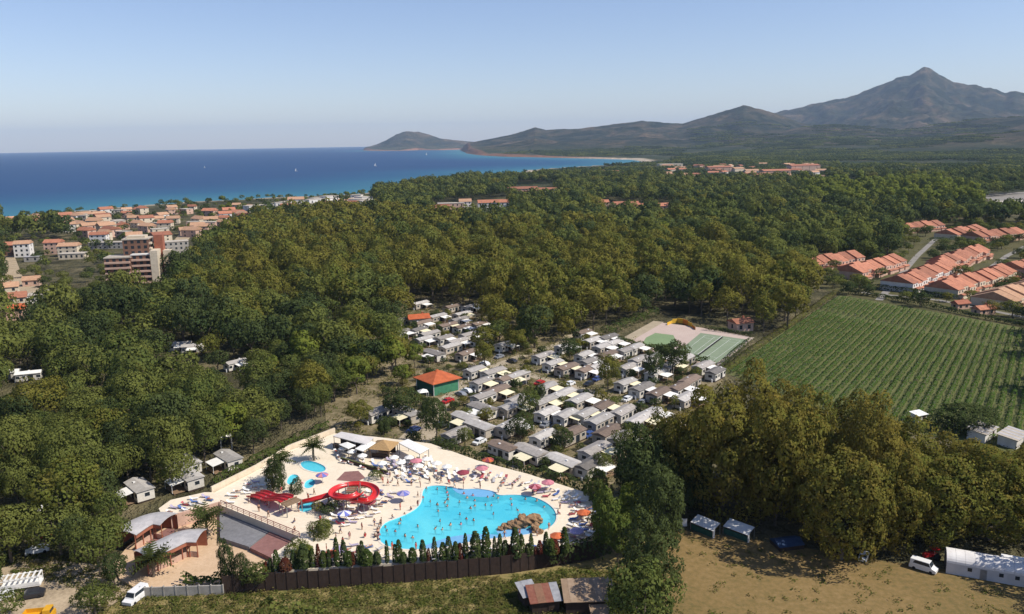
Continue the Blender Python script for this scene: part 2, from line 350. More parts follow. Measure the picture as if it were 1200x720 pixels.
# ================================================================== SETTING: sheets on the ground
def sheet(name, poly, z, m):
    P = [Vector((p[0], p[1], 0)) for p in poly]; tri = tessellate_polygon([P]); f = []
    for q in tri:
        a, b_, c_ = (P[i] for i in q)
        f.append(q if (b_ - a).cross(c_ - a).z > 0 else (q[0], q[2], q[1]))
    return struct(name, MB().add([(p.x, p.y, z) for p in P], f).mesh(name, m))
def strip_poly(pts, width):
    P = [Vector((p[0], p[1], 0)) for p in pts]; L, Rr = [], []
    for i, p in enumerate(P):
        d = (P[min(i + 1, len(P) - 1)] - P[max(i - 1, 0)]).normalized(); n = Vector((-d.y, d.x, 0)) * width / 2
        L.append(p + n); Rr.append(p - n)
    return L + Rr[::-1]
def tone(name, stops, s1, s2, bmp=0.3, bd=0.1, mix=0.5, stretch=None):
    m, t, b = nodes(name); b.inputs['Roughness'].default_value = 0.95; b.inputs['Specular IOR Level'].default_value = 0.1
    pos = N(t, 'ShaderNodeNewGeometry').outputs['Position']
    if stretch:
        mp = N(t, 'ShaderNodeMapping'); mp.inputs['Rotation'].default_value = (0, 0, stretch[0]); mp.inputs['Scale'].default_value = (1, stretch[1], 1); t.links.new(pos, mp.inputs[0]); pos = mp.outputs[0]
    a = noise(t, pos, s1, 6, 0.65); f = noise(t, pos, s2, 5, 0.7)
    mx = N(t, 'ShaderNodeMix'); mx.inputs[0].default_value = mix; t.links.new(a, mx.inputs[2]); t.links.new(f, mx.inputs[3])
    t.links.new(ramp(t, mx.outputs[0], stops), b.inputs['Base Color']); bump(t, b, f, bmp, bd); MATS[name] = m; return m
M_dry = tone('dry_grass', [(0.34, (0.11, 0.095, 0.036)), (0.44, (0.165, 0.12, 0.047)), (0.52, (0.21, 0.142, 0.058)), (0.66, (0.27, 0.185, 0.085))], 0.03, 0.9, 0.5, 0.15, 0.55)
M_lawn = tone('rough_grass', [(0.38, (0.07, 0.085, 0.025)), (0.45, (0.14, 0.135, 0.042)), (0.52, (0.23, 0.18, 0.07)), (0.66, (0.33, 0.25, 0.12))], 0.09, 0.8, 0.6, 0.2, 0.45, (rad(-6), 2.2))
M_camp = tone('camp_earth', [(0.36, (0.07, 0.07, 0.03)), (0.48, (0.16, 0.13, 0.07)), (0.62, (0.30, 0.24, 0.15))], 0.10, 0.7, 0.3, 0.1)
M_lane = tone('lane_gravel', [(0.38, (0.30, 0.245, 0.17)), (0.62, (0.42, 0.35, 0.25))], 0.2, 2.0, 0.2, 0.03)
M_lot = tone('lot_sand', [(0.38, (0.26, 0.20, 0.13)), (0.62, (0.46, 0.36, 0.24))], 0.15, 1.2, 0.3, 0.05)
M_soil = tone('vine_soil', [(0.38, (0.088, 0.105, 0.036)), (0.62, (0.14, 0.138, 0.052))], 0.1, 1.5, 0.3, 0.1)
M_deck = tone('pool_deck_paving', [(0.36, (0.64, 0.54, 0.40)), (0.64, (0.77, 0.67, 0.52))], 0.12, 1.6, 0.1, 0.02)
M_tan = tone('tan_paving', [(0.36, (0.48, 0.33, 0.20)), (0.64, (0.60, 0.43, 0.28))], 0.2, 1.6, 0.1, 0.02)
M_asph = tone('asphalt_pale', [(0.36, (0.20, 0.185, 0.165)), (0.64, (0.29, 0.265, 0.235))], 0.2, 1.6, 0.1, 0.02)
M_grassplot = tone('garden_grass', [(0.36, (0.05, 0.055, 0.022)), (0.64, (0.13, 0.11, 0.05))], 0.05, 0.5, 0.4, 0.2)
camp_poly = [(385, 530), (380, 470), (440, 380), (450, 345), (580, 350), (620, 395), (690, 385), (840, 425), (850, 455), (740, 540), (700, 590), (600, 560), (500, 545)]
sheet('camp_ground', GP(camp_poly), 0.02, M_camp)
sheet('dry_field', GP([(776, 625), (800, 622), (880, 632), (1020, 655), (1110, 668), (1300, 700), (1400, 900), (730, 900), (770, 700)]), 0.03, M_dry)
sheet('rough_meadow', GP([(150, 698), (300, 693), (450, 685), (600, 672), (690, 658), (776, 625), (770, 700), (730, 900), (-60, 900), (100, 730)]), 0.025, M_lawn)
sheet('parking_lot', GP([(-80, 690), (40, 655), (120, 662), (160, 690), (100, 730), (-60, 900), (-200, 800)]), 0.028, M_lot)
vine_poly = GP([(846, 436), (985, 346), (1290, 401), (1290, 560), (1130, 520), (960, 480)])
sheet('vineyard_soil', vine_poly, 0.03, M_soil)
sheet('garden_ground', GP([(925, 330), (1000, 282), (1045, 258), (1300, 256), (1320, 405), (1190, 386), (990, 346)]), 0.02, M_grassplot)
LANES = [('lane', [(430, 560), (520, 470), (560, 437), (600, 434), (680, 456), (750, 479), (800, 500)], 4.0), ('lane', [(520, 470), (505, 500), (495, 540)], 4.5), ('lane', [(560, 437), (610, 418), (660, 402), (668, 392)], 4.0),
         ('lane', [(560, 437), (545, 420), (470, 415)], 3.5), ('lane', [(640, 500), (615, 540), (600, 560)], 4.0), ('lane', [(735, 398), (772, 377)], 5.0)]
for k, (n_, p_, w_) in enumerate(LANES): sheet(n_, strip_poly(GP(p_), w_), 0.045 + 0.004 * k, M_lane)
for k, p_ in enumerate([[(1030, 352), (1075, 300), (1110, 268)], [(1140, 330), (1180, 300), (1210, 285)], [(1010, 343), (1100, 352), (1200, 372), (1290, 388)]]):
    sheet('road', strip_poly(GP(p_), 3.6), 0.05 + 0.004 * k, M_asph)
sheet('road', strip_poly(GP([(228, 262), (212, 282), (205, 300), (215, 312)]), 12), 0.05, M_lot)
sheet('road', strip_poly(GP([(5, 300), (14, 330), (40, 345), (64, 352)]), 13), 0.05, M_lot)
sheet('car_park', GP([(1150, 228), (1200, 225), (1215, 238), (1168, 242)]), 0.05, M_asph)

# ================================================================== TREES: prototypes
def crown_mesh(name, seed, R, Hc, z0, ncl, nleaf, leaf, m, rcl=0.36, up=0.1, squash=1.0):
    g = np.random.RandomState(seed); C = []; RC = []
    while len(C) < ncl:
        d = g.normal(size=3); d /= np.linalg.norm(d)
        if d[2] < -0.75 + up: continue
        k = g.uniform(0.45, 0.78) * (1 + 0.18 * g.normal() * 0.6)
        C.append((d[0] * k * R, d[1] * k * R, z0 + Hc / 2 + d[2] * k * Hc / 2)); RC.append(R * rcl * g.uniform(0.7, 1.25))
    C = np.array(C); RC = np.array(RC); cen = np.array([0, 0, z0 + Hc * 0.42])
    P, Nn = [], []
    for i in range(ncl):
        d = g.normal(size=(nleaf, 3)); d /= np.linalg.norm(d, axis=1)[:, None]
        p = C[i] + d * RC[i] * g.uniform(0.72, 1.08, (nleaf, 1)) * np.array([1, 1, 0.85 * squash])
        out = (p - cen) / np.array([R, R, Hc / 2]); keep = (np.sum(d * (p - cen), 1) > -0.15 * RC[i] * np.linalg.norm(p - cen, axis=1)) & (d[:, 2] > -0.65)
        for j in range(ncl):
            if j != i: keep &= np.linalg.norm(p - C[j], axis=1) > RC[j] * 0.72
        o = out / (np.linalg.norm(out, axis=1)[:, None] + 1e-6)
        P.append(p[keep]); nn = d * 0.75 + o * 0.45 + g.normal(size=p.shape) * 0.12; Nn.append((nn / np.linalg.norm(nn, axis=1)[:, None])[keep])
    P = np.concatenate(P); Nn = np.concatenate(Nn); n = len(P)
    gn = Nn + g.normal(size=(n, 3)) * 0.42; gn /= np.linalg.norm(gn, axis=1)[:, None]
    a = np.cross(gn, g.normal(size=(n, 3))); a /= np.linalg.norm(a, axis=1)[:, None]; b_ = np.cross(gn, a)
    s = leaf * g.uniform(0.6, 1.35, (n, 1)); e = g.uniform(0.55, 1.1, (n, 1))
    q = [P - a * s, P - b_ * s * e, P + a * s * g.uniform(0.6, 1.1, (n, 1)), P + b_ * s * e]
    Vv = np.stack(q, 1).reshape(-1, 3); Ff = np.arange(n * 4).reshape(-1, 4)
    return npmesh(name, Vv, Ff, m, np.repeat(Nn, 4, 0), g.rand(n))
def trunk_mesh(name, seed, h, r, spread, m=M_bark):
    g = random.Random(seed); b_ = MB(); top = Vector((g.uniform(-.3, .3), g.uniform(-.3, .3), h))
    b_.tube([(0, 0, -0.3), (0.05, 0, h * 0.5), top], r, 7, r * 0.6)
    for k in range(5):
        a = k * 2 * PI / 5 + g.uniform(-.4, .4); b_.tube([top - Vector((0, 0, h * 0.25 * g.random())), top + Vector((math.cos(a) * spread * 0.5, math.sin(a) * spread * 0.5, h * 0.25)), top + Vector((math.cos(a) * spread, math.sin(a) * spread, h * 0.75))], r * 0.45, 5, r * 0.12)
    return b_.mesh(name, m)
# unit trees: crown radius 6 m, 15 m tall
TR = {}
def kind(key, m, Hc, z0, R=6.0, ncl=46, nl=260, leaf=0.25, up=0.1, rcl=0.33):
    TR[key] = dict(hi=[crown_mesh('crown', hash_(key) + i, R, Hc, z0, ncl, nl, leaf, m, rcl, up) for i in range(3)],
                   mid=[crown_mesh('crown', hash_(key) + 10 + i, R, Hc, z0, 32, 120, leaf * 1.55, m, rcl * 1.12, up) for i in range(3)],
                   lo=[crown_mesh('crown', hash_(key) + 20 + i, R, Hc, z0, 18, 46, leaf * 2.9, m, rcl * 1.3, up) for i in range(3)],
                   trunk=[trunk_mesh('trunk', hash_(key) + i, z0 + Hc * 0.2, 0.35 * R / 6, R * 0.5) for i in range(2)])
def hash_(k): return sum(ord(c_) * (i + 3) for i, c_ in enumerate(k)) % 1000
kind('plane', M_plane, 11.5, 3.5)
kind('planebig', M_gold, 26.0, -2.0, R=10.0, ncl=110, nl=340, leaf=0.27, rcl=0.25, up=-.2)
kind('darkbig', M_dark, 16.0, -1.0, R=7.0, ncl=90, nl=260, leaf=0.22, rcl=0.25, up=-.2)
kind('greenbig', M_bright, 13.0, 0.3, R=4.5, ncl=60, nl=200, leaf=0.22, rcl=0.30)
kind('green', M_green, 10.0, 3.0)
kind('dark', M_dark, 10.5, 2.5)
kind('lime', M_lime, 11.0, 1.5, R=4.2, ncl=34)
def tree(name, kd, loc, R, Ht, label, cat, group, rz, lod='hi', i=0):
    base = TR[kd]; r0 = {'lime': 4.2, 'planebig': 10.0, 'darkbig': 7.0, 'greenbig': 4.5}.get(kd, 6.0); h0 = {'planebig': 24.3, 'darkbig': 15.3, 'greenbig': 13.6, 'plane': 15.3, 'green': 13.2, 'dark': 13.2, 'lime': 12.8}[kd]
    o = thing(name, label, cat, loc, rz, group); o.scale = (R / r0, R / r0, Ht / h0)
    obj('trunk', base['trunk'][i % 2], o); obj('crown', base[lod][i % 3], o); return o

# ------------------------------------------------------------------ trees picked out one by one (base point, top, half width in the photograph)
def px_tree(kd, name, bx, by, top, hw, label, group, i, cat='tree'):
    g = G(bx, by); dist = math.hypot(g.x, g.y); slant = math.sqrt(dist * dist + 75 * 75)
    lo_, hi_ = 0.0, 60.0
    for _ in range(30):
        mid = (lo_ + hi_) / 2
        if proj((g.x, g.y, mid))[1] > top: lo_ = mid
        else: hi_ = mid
    R = hw * slant / FPX
    return tree(name, kd, g, R, lo_, label, cat, group, i * 1.7, 'hi', i)
clump = [(778, 592, 478, 44), (805, 560, 462, 42), (846, 604, 438, 62), (880, 585, 424, 52), (908, 616, 432, 55), (925, 570, 440, 45), (948, 610, 462, 46), (985, 655, 500, 60), (990, 590, 452, 48), (1012, 625, 458, 48), (1036, 645, 515, 46),
         (1062, 610, 486, 50), (1092, 636, 506, 56), (1118, 608, 498, 48), (1158, 632, 524, 54), (1170, 600, 512, 46), (1208, 612, 518, 48), (1230, 610, 515, 55), (1030, 585, 470, 45)]
for i, (bx, by, tp, hw) in enumerate(sorted(clump)):
    px_tree('planebig', 'plane_tree', bx, by, tp + (7 if i % 3 == 1 else 0), hw * .9, f'tall olive-gold plane tree, {ORD[i]} from the left in the clump above the dry field', 'plane trees of the clump above the dry field', i)
darks = [('green', 72, 652, 592, 30, 'green tree between the white gazebo and the sandy parking lot'), ('green', 118, 676, 604, 28, 'green tree closing off the pavilions from the parking lot'), ('green', 14, 660, 590, 30, 'green tree at the picture edge above the slatted trailer'), ('dark', 135, 690, 650, 16, 'dark tree at the corner of the pavilion plaza'), ('green', 112, 722, 682, 20, 'bushy green tree beside the white van'), ('greenbig', 752, 740, 694, 22, 'bright green tree at the foot of the dark corner tree'), ('green', 8, 728, 692, 18, 'green bush tree in the bottom corner of the parking lot'), ('darkbig', 762, 712, 594, 38, 'broad dark green tree at the corner of the dry field beside the tan-roofed shed'), ('darkbig', 772, 650, 528, 34, 'dark green tree between the pool deck and the white tarpaulin shelters'),
         ('darkbig', 752, 600, 490, 34, 'dark green tree behind the corner tree, where mobile homes meet the plane trees'), ('darkbig', 800, 600, 515, 34, 'dark green tree rising behind the first white tarpaulin shelter'),
         ('greenbig', 708, 652, 568, 20, 'bright green upright tree at the end of the pool deck'), ('greenbig', 724, 664, 592, 18, 'bright green tree beside the end of the brown fence'), ('green', 700, 605, 548, 16, 'small green tree between the last mobile home and the pool deck'),
         ('darkbig', 1130, 506, 470, 33, 'lone round dark evergreen standing in the vineyard edge'),
         ('darkbig', 325, 588, 528, 13, 'slim dark tree standing at the straight red slides'), ('dark', 348, 592, 558, 8, 'thin dark tree between the two small blue pools'), ('green', 376, 645, 608, 14, 'green tree on the deck below the red slide landing'),
         ('green', 350, 668, 632, 15, 'bushy green tree at the corner of the mauve terrace'), ('darkbig', 268, 690, 624, 10, 'dark conifer in front of the grey courtyard'), ('darkbig', 286, 692, 640, 9, 'second slim dark conifer in front of the grey courtyard'),
         ('green', 300, 690, 660, 18, 'spreading green bush tree at the start of the brown fence'), ('dark', 512, 522, 462, 17, 'tall dark tree between the white bar canopy and the orange-roofed hall'), ('dark', 500, 505, 470, 12, 'dark tree behind the bar canopy'),
         ('dark', 470, 492, 455, 24, 'dark tree behind the pair of mobile homes near the bar'), ('lime', 486, 432, 398, 12, 'bright lime-green tree beside the orange-roofed hall'),
         ('plane', 712, 462, 414, 14, 'rusty olive tree standing among mobile homes above the lane'), ('dark', 788, 440, 398, 22, 'dark tree beside the green sports courts'), ('dark', 765, 448, 410, 13, 'dark narrow tree in front of the sports courts'),
         ('dark', 668, 425, 395, 13, 'dark tree at the sandy lane end among mobile homes'), ('plane', 568, 432, 398, 13, 'olive tree between two clusters of mobile homes'), ('dark', 610, 520, 482, 18, 'dark green tree amid mobile homes nearest the pool'),
         ('dark', 660, 530, 500, 14, 'dense green tree between the last two mobile home rows'), ('green', 620, 490, 456, 14, 'olive green tree in the lower mobile home row'), ('green', 735, 540, 500, 18, 'green tree at the end of the mobile home rows by the plane trees'),
         ('green', 705, 555, 530, 12, 'low green tree beside the cream awnings near the pool'), ('dark', 450, 515, 488, 10, 'small dark tree in front of the pair of mobile homes near the bar'), ('plane', 420, 500, 470, 16, 'rust brown thinning tree beside the pale path'),
         ('green', 545, 525, 500, 10, 'small green tree behind the pool loungers'), ('dark', 632, 478, 448, 8, 'small dark tree beside the red car on the lane'), ('plane', 605, 415, 385, 14, 'olive tree at the sandy crossing of lanes')]
for i, (kd, bx, by, tp, hw, lab) in enumerate(darks):
    px_tree(kd, {'dark': 'evergreen_tree', 'darkbig': 'evergreen_tree', 'green': 'broadleaf_tree', 'greenbig': 'broadleaf_tree', 'plane': 'plane_tree', 'lime': 'lime_tree'}[kd], bx, by, tp, hw, lab, None, i)

# ------------------------------------------------------------------ scattered trees: woodland, belt and plain
OPEN = [  # things that the photograph shows in the open
    [(138, 668), (150, 606), (190, 588), (250, 562), (330, 515), (395, 492), (400, 470), (500, 470), (520, 520), (600, 545), (700, 575), (740, 640), (735, 735), (150, 735)],
    [(395, 500), (410, 470), (478, 455), (492, 425), (462, 390), (478, 352), (560, 365), (565, 415), (640, 408), (690, 390), (780, 405), (820, 422), (850, 432), (850, 452), (800, 500), (745, 530), (700, 590), (600, 560), (500, 535)],
    [(700, 392), (775, 368), (820, 372), (890, 388), (860, 436), (800, 428)],
    [(848, 436), (985, 343), (1230, 388), (1230, 520), (1100, 500), (960, 470), (900, 430)],
    [(770, 735), (775, 620), (1230, 655), (1230, 735)], [(760, 600), (790, 480), (850, 430), (900, 420), (1230, 510), (1230, 660), (770, 640)],
    [(0, 662), (110, 662), (160, 690), (150, 735), (0, 735)],
    [(30, 640), (34, 585), (65, 590), (75, 640)],
]
SOFT = [  # gaps in the canopy
    [(-6, 420), (52, 420), (54, 450), (-6, 452)], [(186, 394), (242, 394), (242, 416), (186, 416)], [(260, 402), (292, 402), (292, 450), (254, 450)],
    [(208, 530), (236, 528), (246, 560), (208, 566)], [(257, 507), (276, 507), (278, 545), (260, 545)], [(150, 545), (178, 545), (180, 592), (148, 592)],
    [(345, 495), (396, 472), (410, 505), (345, 530)], [(130, 276), (200, 272), (200, 328), (130, 328)],
    [(0, 280), (38, 280), (38, 300), (0, 300)], [(56, 279), (96, 279), (96, 302), (56, 302)], [(0, 322), (30, 322), (62, 338), (58, 350), (26, 370), (0, 370)],
    [(195, 270), (240, 264), (235, 300), (198, 304)], [(503, 234), (600, 226), (600, 245), (503, 249)], [(600, 213), (654, 211), (654, 227), (600, 227)], [(700, 232), (790, 233), (790, 244), (700, 241)],
    [(940, 318), (948, 296), (1050, 294), (1060, 258), (1230, 256), (1230, 390), (1000, 350), (985, 345)],
    [(1145, 226), (1230, 220), (1230, 242), (1155, 242)], [(575, 470), (590, 430), (620, 430), (640, 470)],
]
SPARSE = [[(-5, 246), (100, 240), (100, 262), (-5, 270)], [(95, 236), (300, 222), (300, 262), (245, 290), (90, 292), (70, 262)], [(295, 215), (440, 210), (440, 246), (300, 252)], [(770, 188), (970, 188), (970, 212), (780, 212)], [(0, 275), (130, 270), (130, 345), (0, 380)]]
BELT = [(205, 345), (230, 310), (300, 256), (420, 244), (500, 256), (560, 262), (700, 272), (820, 285), (930, 318), (975, 345), (880, 400), (820, 372), (700, 402), (560, 372), (470, 350), (380, 345), (250, 372)]
POPLAR = [(935, 216), (1085, 214), (1145, 226), (1145, 246), (1040, 244), (940, 236)]
def jitter(r0, r1, s, seed, az=(-37, 39)):
    g = np.random.RandomState(seed); xs = np.arange(-r1, r1, s); ys = np.arange(40, r1, s); Xx, Yy = np.meshgrid(xs, ys)
    Xx = Xx + (np.arange(len(ys)) % 2)[:, None] * s * 0.5 + g.uniform(-.38, .38, Xx.shape) * s; Yy = Yy + g.uniform(-.38, .38, Yy.shape) * s
    x, y = Xx.ravel(), Yy.ravel(); r = np.hypot(x, y); a = np.degrees(np.arctan2(x, y)); k = (r > r0) & (r <= r1) & (a > az[0]) & (a < az[1]); x, y = x[k], y[k]
    lk = ~inside(sea_poly, x, y) & (segdist(coast, x, y, closed=False) > (50 if r1 < 2000 else 110))
    return x[lk], y[lk]
def to_px(x, y, z): return proj(np.stack([x, y, np.full(np.shape(x), z)], -1))
PT = []   # x, y, kind, R, H
for r0, r1, s, seed in ((100, 330, 8.2, 1), (330, 760, 10.6, 2), (760, 1750, 15.0, 3)):
    x, y = jitter(r0, r1, s, seed); g = np.random.RandomState(seed + 50); n = len(x)
    px0, py0 = to_px(x, y, 0.0); px1, py1 = to_px(x, y, 7.0); px2, py2 = to_px(x, y, 13.0)
    bad = np.zeros(n, bool)
    for P in OPEN:
        for a_, b_ in ((px0, py0), (px1, py1), (px2, py2)): bad |= inside(P, a_, b_)
    for P in SOFT:
        for a_, b_ in ((px1, py1), (px2, py2)): bad |= inside(P, a_, b_)
    belt = inside(BELT, px1, py1); pop = inside(POPLAR, px1, py1); spr = np.zeros(n, bool)
    for P in SPARSE: spr |= inside(P, px1, py1)
    bad |= (px1 > 850) & (py1 < 252) & (py1 > 180) & (fbm(x / 120, y / 120, 55) < 0.45) & ~pop
    bad |= spr & (g.rand(n) < np.where(px1 < 450, 0.5, 0.5)); bad |= g.rand(n) < 0.035
    q = g.rand(n); darkzone = (py1 < 262) & (px1 > 430)
    left_far = (py1 < 400) & (px1 < 250)
    kd = np.where(pop, 3, np.where(belt, np.where(q < 0.84, 0, np.where(q < 0.9, 1, 2)), np.where(darkzone | left_far, np.where(q < 0.42, 2, np.where(q < 0.93, 1, 0)), np.where(q < 0.24, 2, np.where(q < 0.87, 1, np.where(q < 0.91, 3, 0))))))
    R = (0.44 + 0.52 * g.rand(n) ** 1.5) * s * np.where(belt, 1.05, 1.0); R = np.where(kd == 3, R * 0.72, R)
    R = np.minimum(R, 9.0); Hh = R * g.uniform(1.55, 2.6, n) + np.where(belt, 3.0, 1.0); R = np.where(spr, np.minimum(R, g.uniform(2.5, 4.5, n)), R); Hh = np.where(spr, np.minimum(Hh, R * 1.9), Hh); Hh = np.where(kd == 3, Hh * 1.25, Hh)
    for i in np.where(~bad)[0]: PT.append((x[i], y[i], int(kd[i]), R[i], Hh[i]))
PT = np.array(PT); KD = ['plane', 'green', 'dark', 'lime']; NM = ['plane_tree', 'broadleaf_tree', 'evergreen_tree', 'poplar_tree']
app = PT[:, 3] / np.hypot(PT[:, 0], PT[:, 1]); picked = np.zeros(len(PT), bool)
for k, lim in ((0, 270), (1, 260), (2, 170), (3, 60)):
    idx = np.where(PT[:, 2] == k)[0]; picked[idx[np.argsort(-app[idx])[:lim]]] = True
LM = [('in the wood around the sandy parking lot', (40, 650)), ('in the wood behind the arched pavilions', (110, 590)), ('in the caravan wood above the pavilions', (220, 520)), ('in the wood above the slide terrace', (330, 480)),
      ('in the wood below the white-roofed caravans', (40, 500)), ('in the wood behind the white-roofed caravans', (30, 400)), ('in the wood of hidden caravan roofs', (180, 440)), ('in the wood beside the orange-roofed hall', (430, 440)), ('in the wood beside the hall cluster', (400, 400)), ('in the wood along the pale path', (350, 440)), ('in the wood in front of the apartment block', (150, 360)),
      ('in the belt behind the hall cluster', (500, 330)), ('in the belt behind the lane rows', (620, 350)), ('in the middle of the belt', (580, 310)), ('in the belt beside the apartment block', (330, 330)), ('in the tree belt toward the sea', (400, 270)), ('in the belt above the ball court', (720, 350)), ('in the belt above the tennis court', (820, 350)), ('in the belt beyond the courts', (760, 310)), ('in the tree belt beside the vineyard', (900, 340)),
      ('in the tree belt facing the terracotta terraces', (860, 290)), ('at the far edge of the tree belt', (640, 280)), ('beside the terracotta terraces', (1090, 300)), ('on the plain before the mountain', (1000, 240)), ('in the seaside town', (170, 260)), ('beside the mobile homes', (690, 440)), ('in the pine wood before the bay', (650, 240))]
LMP = np.array([(G(*p).x, G(*p).y) for _, p in LM])
DESC = ['olive-gold plane tree', 'green broadleaf tree', 'dark evergreen tree', 'pale green tree']
for n_, i in enumerate(np.where(picked)[0]):
    x, y, k, R, Hh = PT[i]; k = int(k); r = math.hypot(x, y)
    j = int(np.argmin(np.hypot(LMP[:, 0] - x, LMP[:, 1] - y))); ph = LM[j][0]
    tree(NM[k], KD[k], (x, y, 0), R, Hh, f'{DESC[k]} {ph}', 'tree', f'{DESC[k]}s {ph}', (n_ * 2.4) % 6.28, 'hi' if r < 260 else 'mid', n_)
# the uncountable rest: one mass
protos = bpy.data.collections.new('canopy_prototypes')
PID = {}
def proto(name, me): o = bpy.data.objects.new(name, me); protos.objects.link(o); PID[name] = len(PID)
for k, kd in enumerate(KD):
    for i in range(3): proto(f'c{k}{i}_mid', TR[kd]['mid'][i])
    for i in range(3): proto(f'c{k}{i}_lo', TR[kd]['lo'][i])
# patches of distant canopy: many small crowns in one mesh
def patch_mesh(seed, m, size=70, n=34):
    g = np.random.RandomState(seed); src = TR['green']['lo']; Vs, Ns = [], []
    for i in range(n):
        me = crown_mesh('x', seed * 100 + i, g.uniform(4, 7.5), g.uniform(6, 10), 0.5, 5, 9, 1.7, None, 0.5)
        v = np.empty(len(me.vertices) * 3, np.float32); me.vertices.foreach_get('co', v); v = v.reshape(-1, 3) + np.array([g.uniform(-size, size) / 2, g.uniform(-size, size) / 2, 0])
        nn = np.empty(len(me.loops) * 3, np.float32); me.corner_normals.foreach_get('vector', nn); Vs.append(v); Ns.append(nn.reshape(-1, 3)); bpy.data.meshes.remove(me)
    Vs = np.concatenate(Vs); Ns = np.concatenate(Ns)
    return npmesh('canopy_patch', Vs, np.arange(len(Vs)).reshape(-1, 4), m, Ns, g.rand(len(Vs) // 4))
for i in range(3): proto(f'p{i}_patch', patch_mesh(70 + i, M_green if i < 1 else M_dark))
names = sorted(PID); IDX = {n_: i for i, n_ in enumerate(names)}
pts, idx, scl, rot = [], [], [], []
g = np.random.RandomState(9)
for i in np.where(~picked)[0]:
    x, y, k, R, Hh = PT[i]; k = int(k); r = math.hypot(x, y); r0 = 4.2 if k == 3 else 6.0; h0 = (15.3, 13.2, 13.2, 12.8)[k]
    pts.append((x, y, 0)); idx.append(IDX[f'c{k}{i % 3}_' + ('mid' if r < 620 else 'lo')]); scl.append((R / r0, R / r0, Hh / h0)); rot.append(g.uniform(0, 6.28))
x, y = jitter(1720, 5200, 62, 4); zt, _ = terrain(x, y); px1, py1 = to_px(x, y, 5.0); lo_n = fbm(x / 600, y / 600, 77); keep = (lo_n > 0.36) | (np.hypot(x, y) < 2300)
for P in [SPARSE[3]]: keep &= ~(inside(P, px1, py1) & (g.rand(len(x)) < 0.5))
for i in np.where(keep)[0]:
    pts.append((x[i], y[i], zt[i] - 1)); idx.append(IDX[f'p{g.randint(3)}_patch']); s = g.uniform(0.85, 1.3); scl.append((s, s, s * g.uniform(0.7, 1.0))); rot.append(g.uniform(0, 6.28))
x, y = jitter(5200, 7600, 95, 6); zt, _ = terrain(x, y); lo_n = fbm(x / 500, y / 500, 78)
for i in np.where((lo_n > 0.47) & (np.arctan2(x, y) > 0.22))[0]:
    pts.append((x[i], y[i], zt[i] - 2)); idx.append(IDX[f'p{g.randint(3)}_patch']); s = g.uniform(1.2, 1.7); scl.append((s, s, s * .7)); rot.append(g.uniform(0, 6.28))
me = bpy.data.meshes.new('woodland'); me.from_pydata(pts, [], [])
for nme, ty, val in (('idx', 'INT', idx), ('rz', 'FLOAT', rot)): me.attributes.new(nme, ty, 'POINT').data.foreach_set('value', val)
me.attributes.new('scl', 'FLOAT_VECTOR', 'POINT').data.foreach_set('vector', np.array(scl, np.float32).ravel())
wood = obj('woodland', me); tag(wood, 'distant tree canopy covering the plain out to the hills', 'woodland', kind='stuff')
ng = bpy.data.node_groups.new('scatter_canopy', 'GeometryNodeTree')
ng.interface.new_socket('Geometry', in_out='INPUT', socket_type='NodeSocketGeometry'); ng.interface.new_socket('Geometry', in_out='OUTPUT', socket_type='NodeSocketGeometry')
gi = ng.nodes.new('NodeGroupInput'); go = ng.nodes.new('NodeGroupOutput'); ip = ng.nodes.new('GeometryNodeInstanceOnPoints'); ci = ng.nodes.new('GeometryNodeCollectionInfo')
ci.inputs['Collection'].default_value = protos; ci.inputs['Separate Children'].default_value = True; ci.inputs['Reset Children'].default_value = True
def na(nm, ty): q = ng.nodes.new('GeometryNodeInputNamedAttribute'); q.data_type = ty; q.inputs['Name'].default_value = nm; return q.outputs[0]
cx_ = ng.nodes.new('ShaderNodeCombineXYZ'); er = ng.nodes.new('FunctionNodeEulerToRotation')
ng.links.new(na('rz', 'FLOAT'), cx_.inputs[2]); ng.links.new(cx_.outputs[0], er.inputs[0]); ng.links.new(er.outputs[0], ip.inputs['Rotation'])
ip.inputs['Pick Instance'].default_value = True; ng.links.new(na('idx', 'INT'), ip.inputs['Instance Index']); ng.links.new(na('scl', 'FLOAT_VECTOR'), ip.inputs['Scale'])
ng.links.new(gi.outputs[0], ip.inputs['Points']); ng.links.new(ci.outputs[0], ip.inputs['Instance']); ng.links.new(ip.outputs[0], go.inputs[0])
md = wood.modifiers.new('scatter', 'NODES'); md.node_group = ng
print('TREES picked', int(picked.sum()), 'mass', len(pts))
# ================================================================== POOL TERRACE (raised 3 m on retaining walls)
DZ = 3.0
def smooth_poly(pts, it=2):
    for _ in range(it):
        q = []
        for i in range(len(pts)):
            a, b_ = pts[i], pts[(i + 1) % len(pts)]
            q += [(a[0] * .75 + b_[0] * .25, a[1] * .75 + b_[1] * .25), (a[0] * .25 + b_[0] * .75, a[1] * .25 + b_[1] * .75)]
        pts = q
    return pts
deck_px = [(258, 592), (250, 578), (300, 552), (340, 528), (392, 508), (440, 512), (505, 520), (560, 540), (620, 556), (688, 578), (700, 600), (694, 630), (680, 637), (600, 649.5), (500, 658), (400, 664), (322, 670), (318, 650), (351, 629)]
deck = [(p.x, p.y) for p in GP(deck_px, DZ)]
pool_px = [(443, 632), (447, 614), (470, 606), (488, 597), (495, 587), (495, 575), (501, 570), (515, 569), (528, 571), (540, 574), (560, 573), (580, 576), (583, 581), (600, 580), (620, 581), (637, 587), (649, 596), (652.5, 605), (650, 614), (640, 621), (622, 626), (600, 629), (580, 631), (555, 634), (525, 641), (500, 644), (470, 644), (452, 640)]
pool = smooth_poly([(p.x, p.y) for p in GP(pool_px, DZ)], 2)
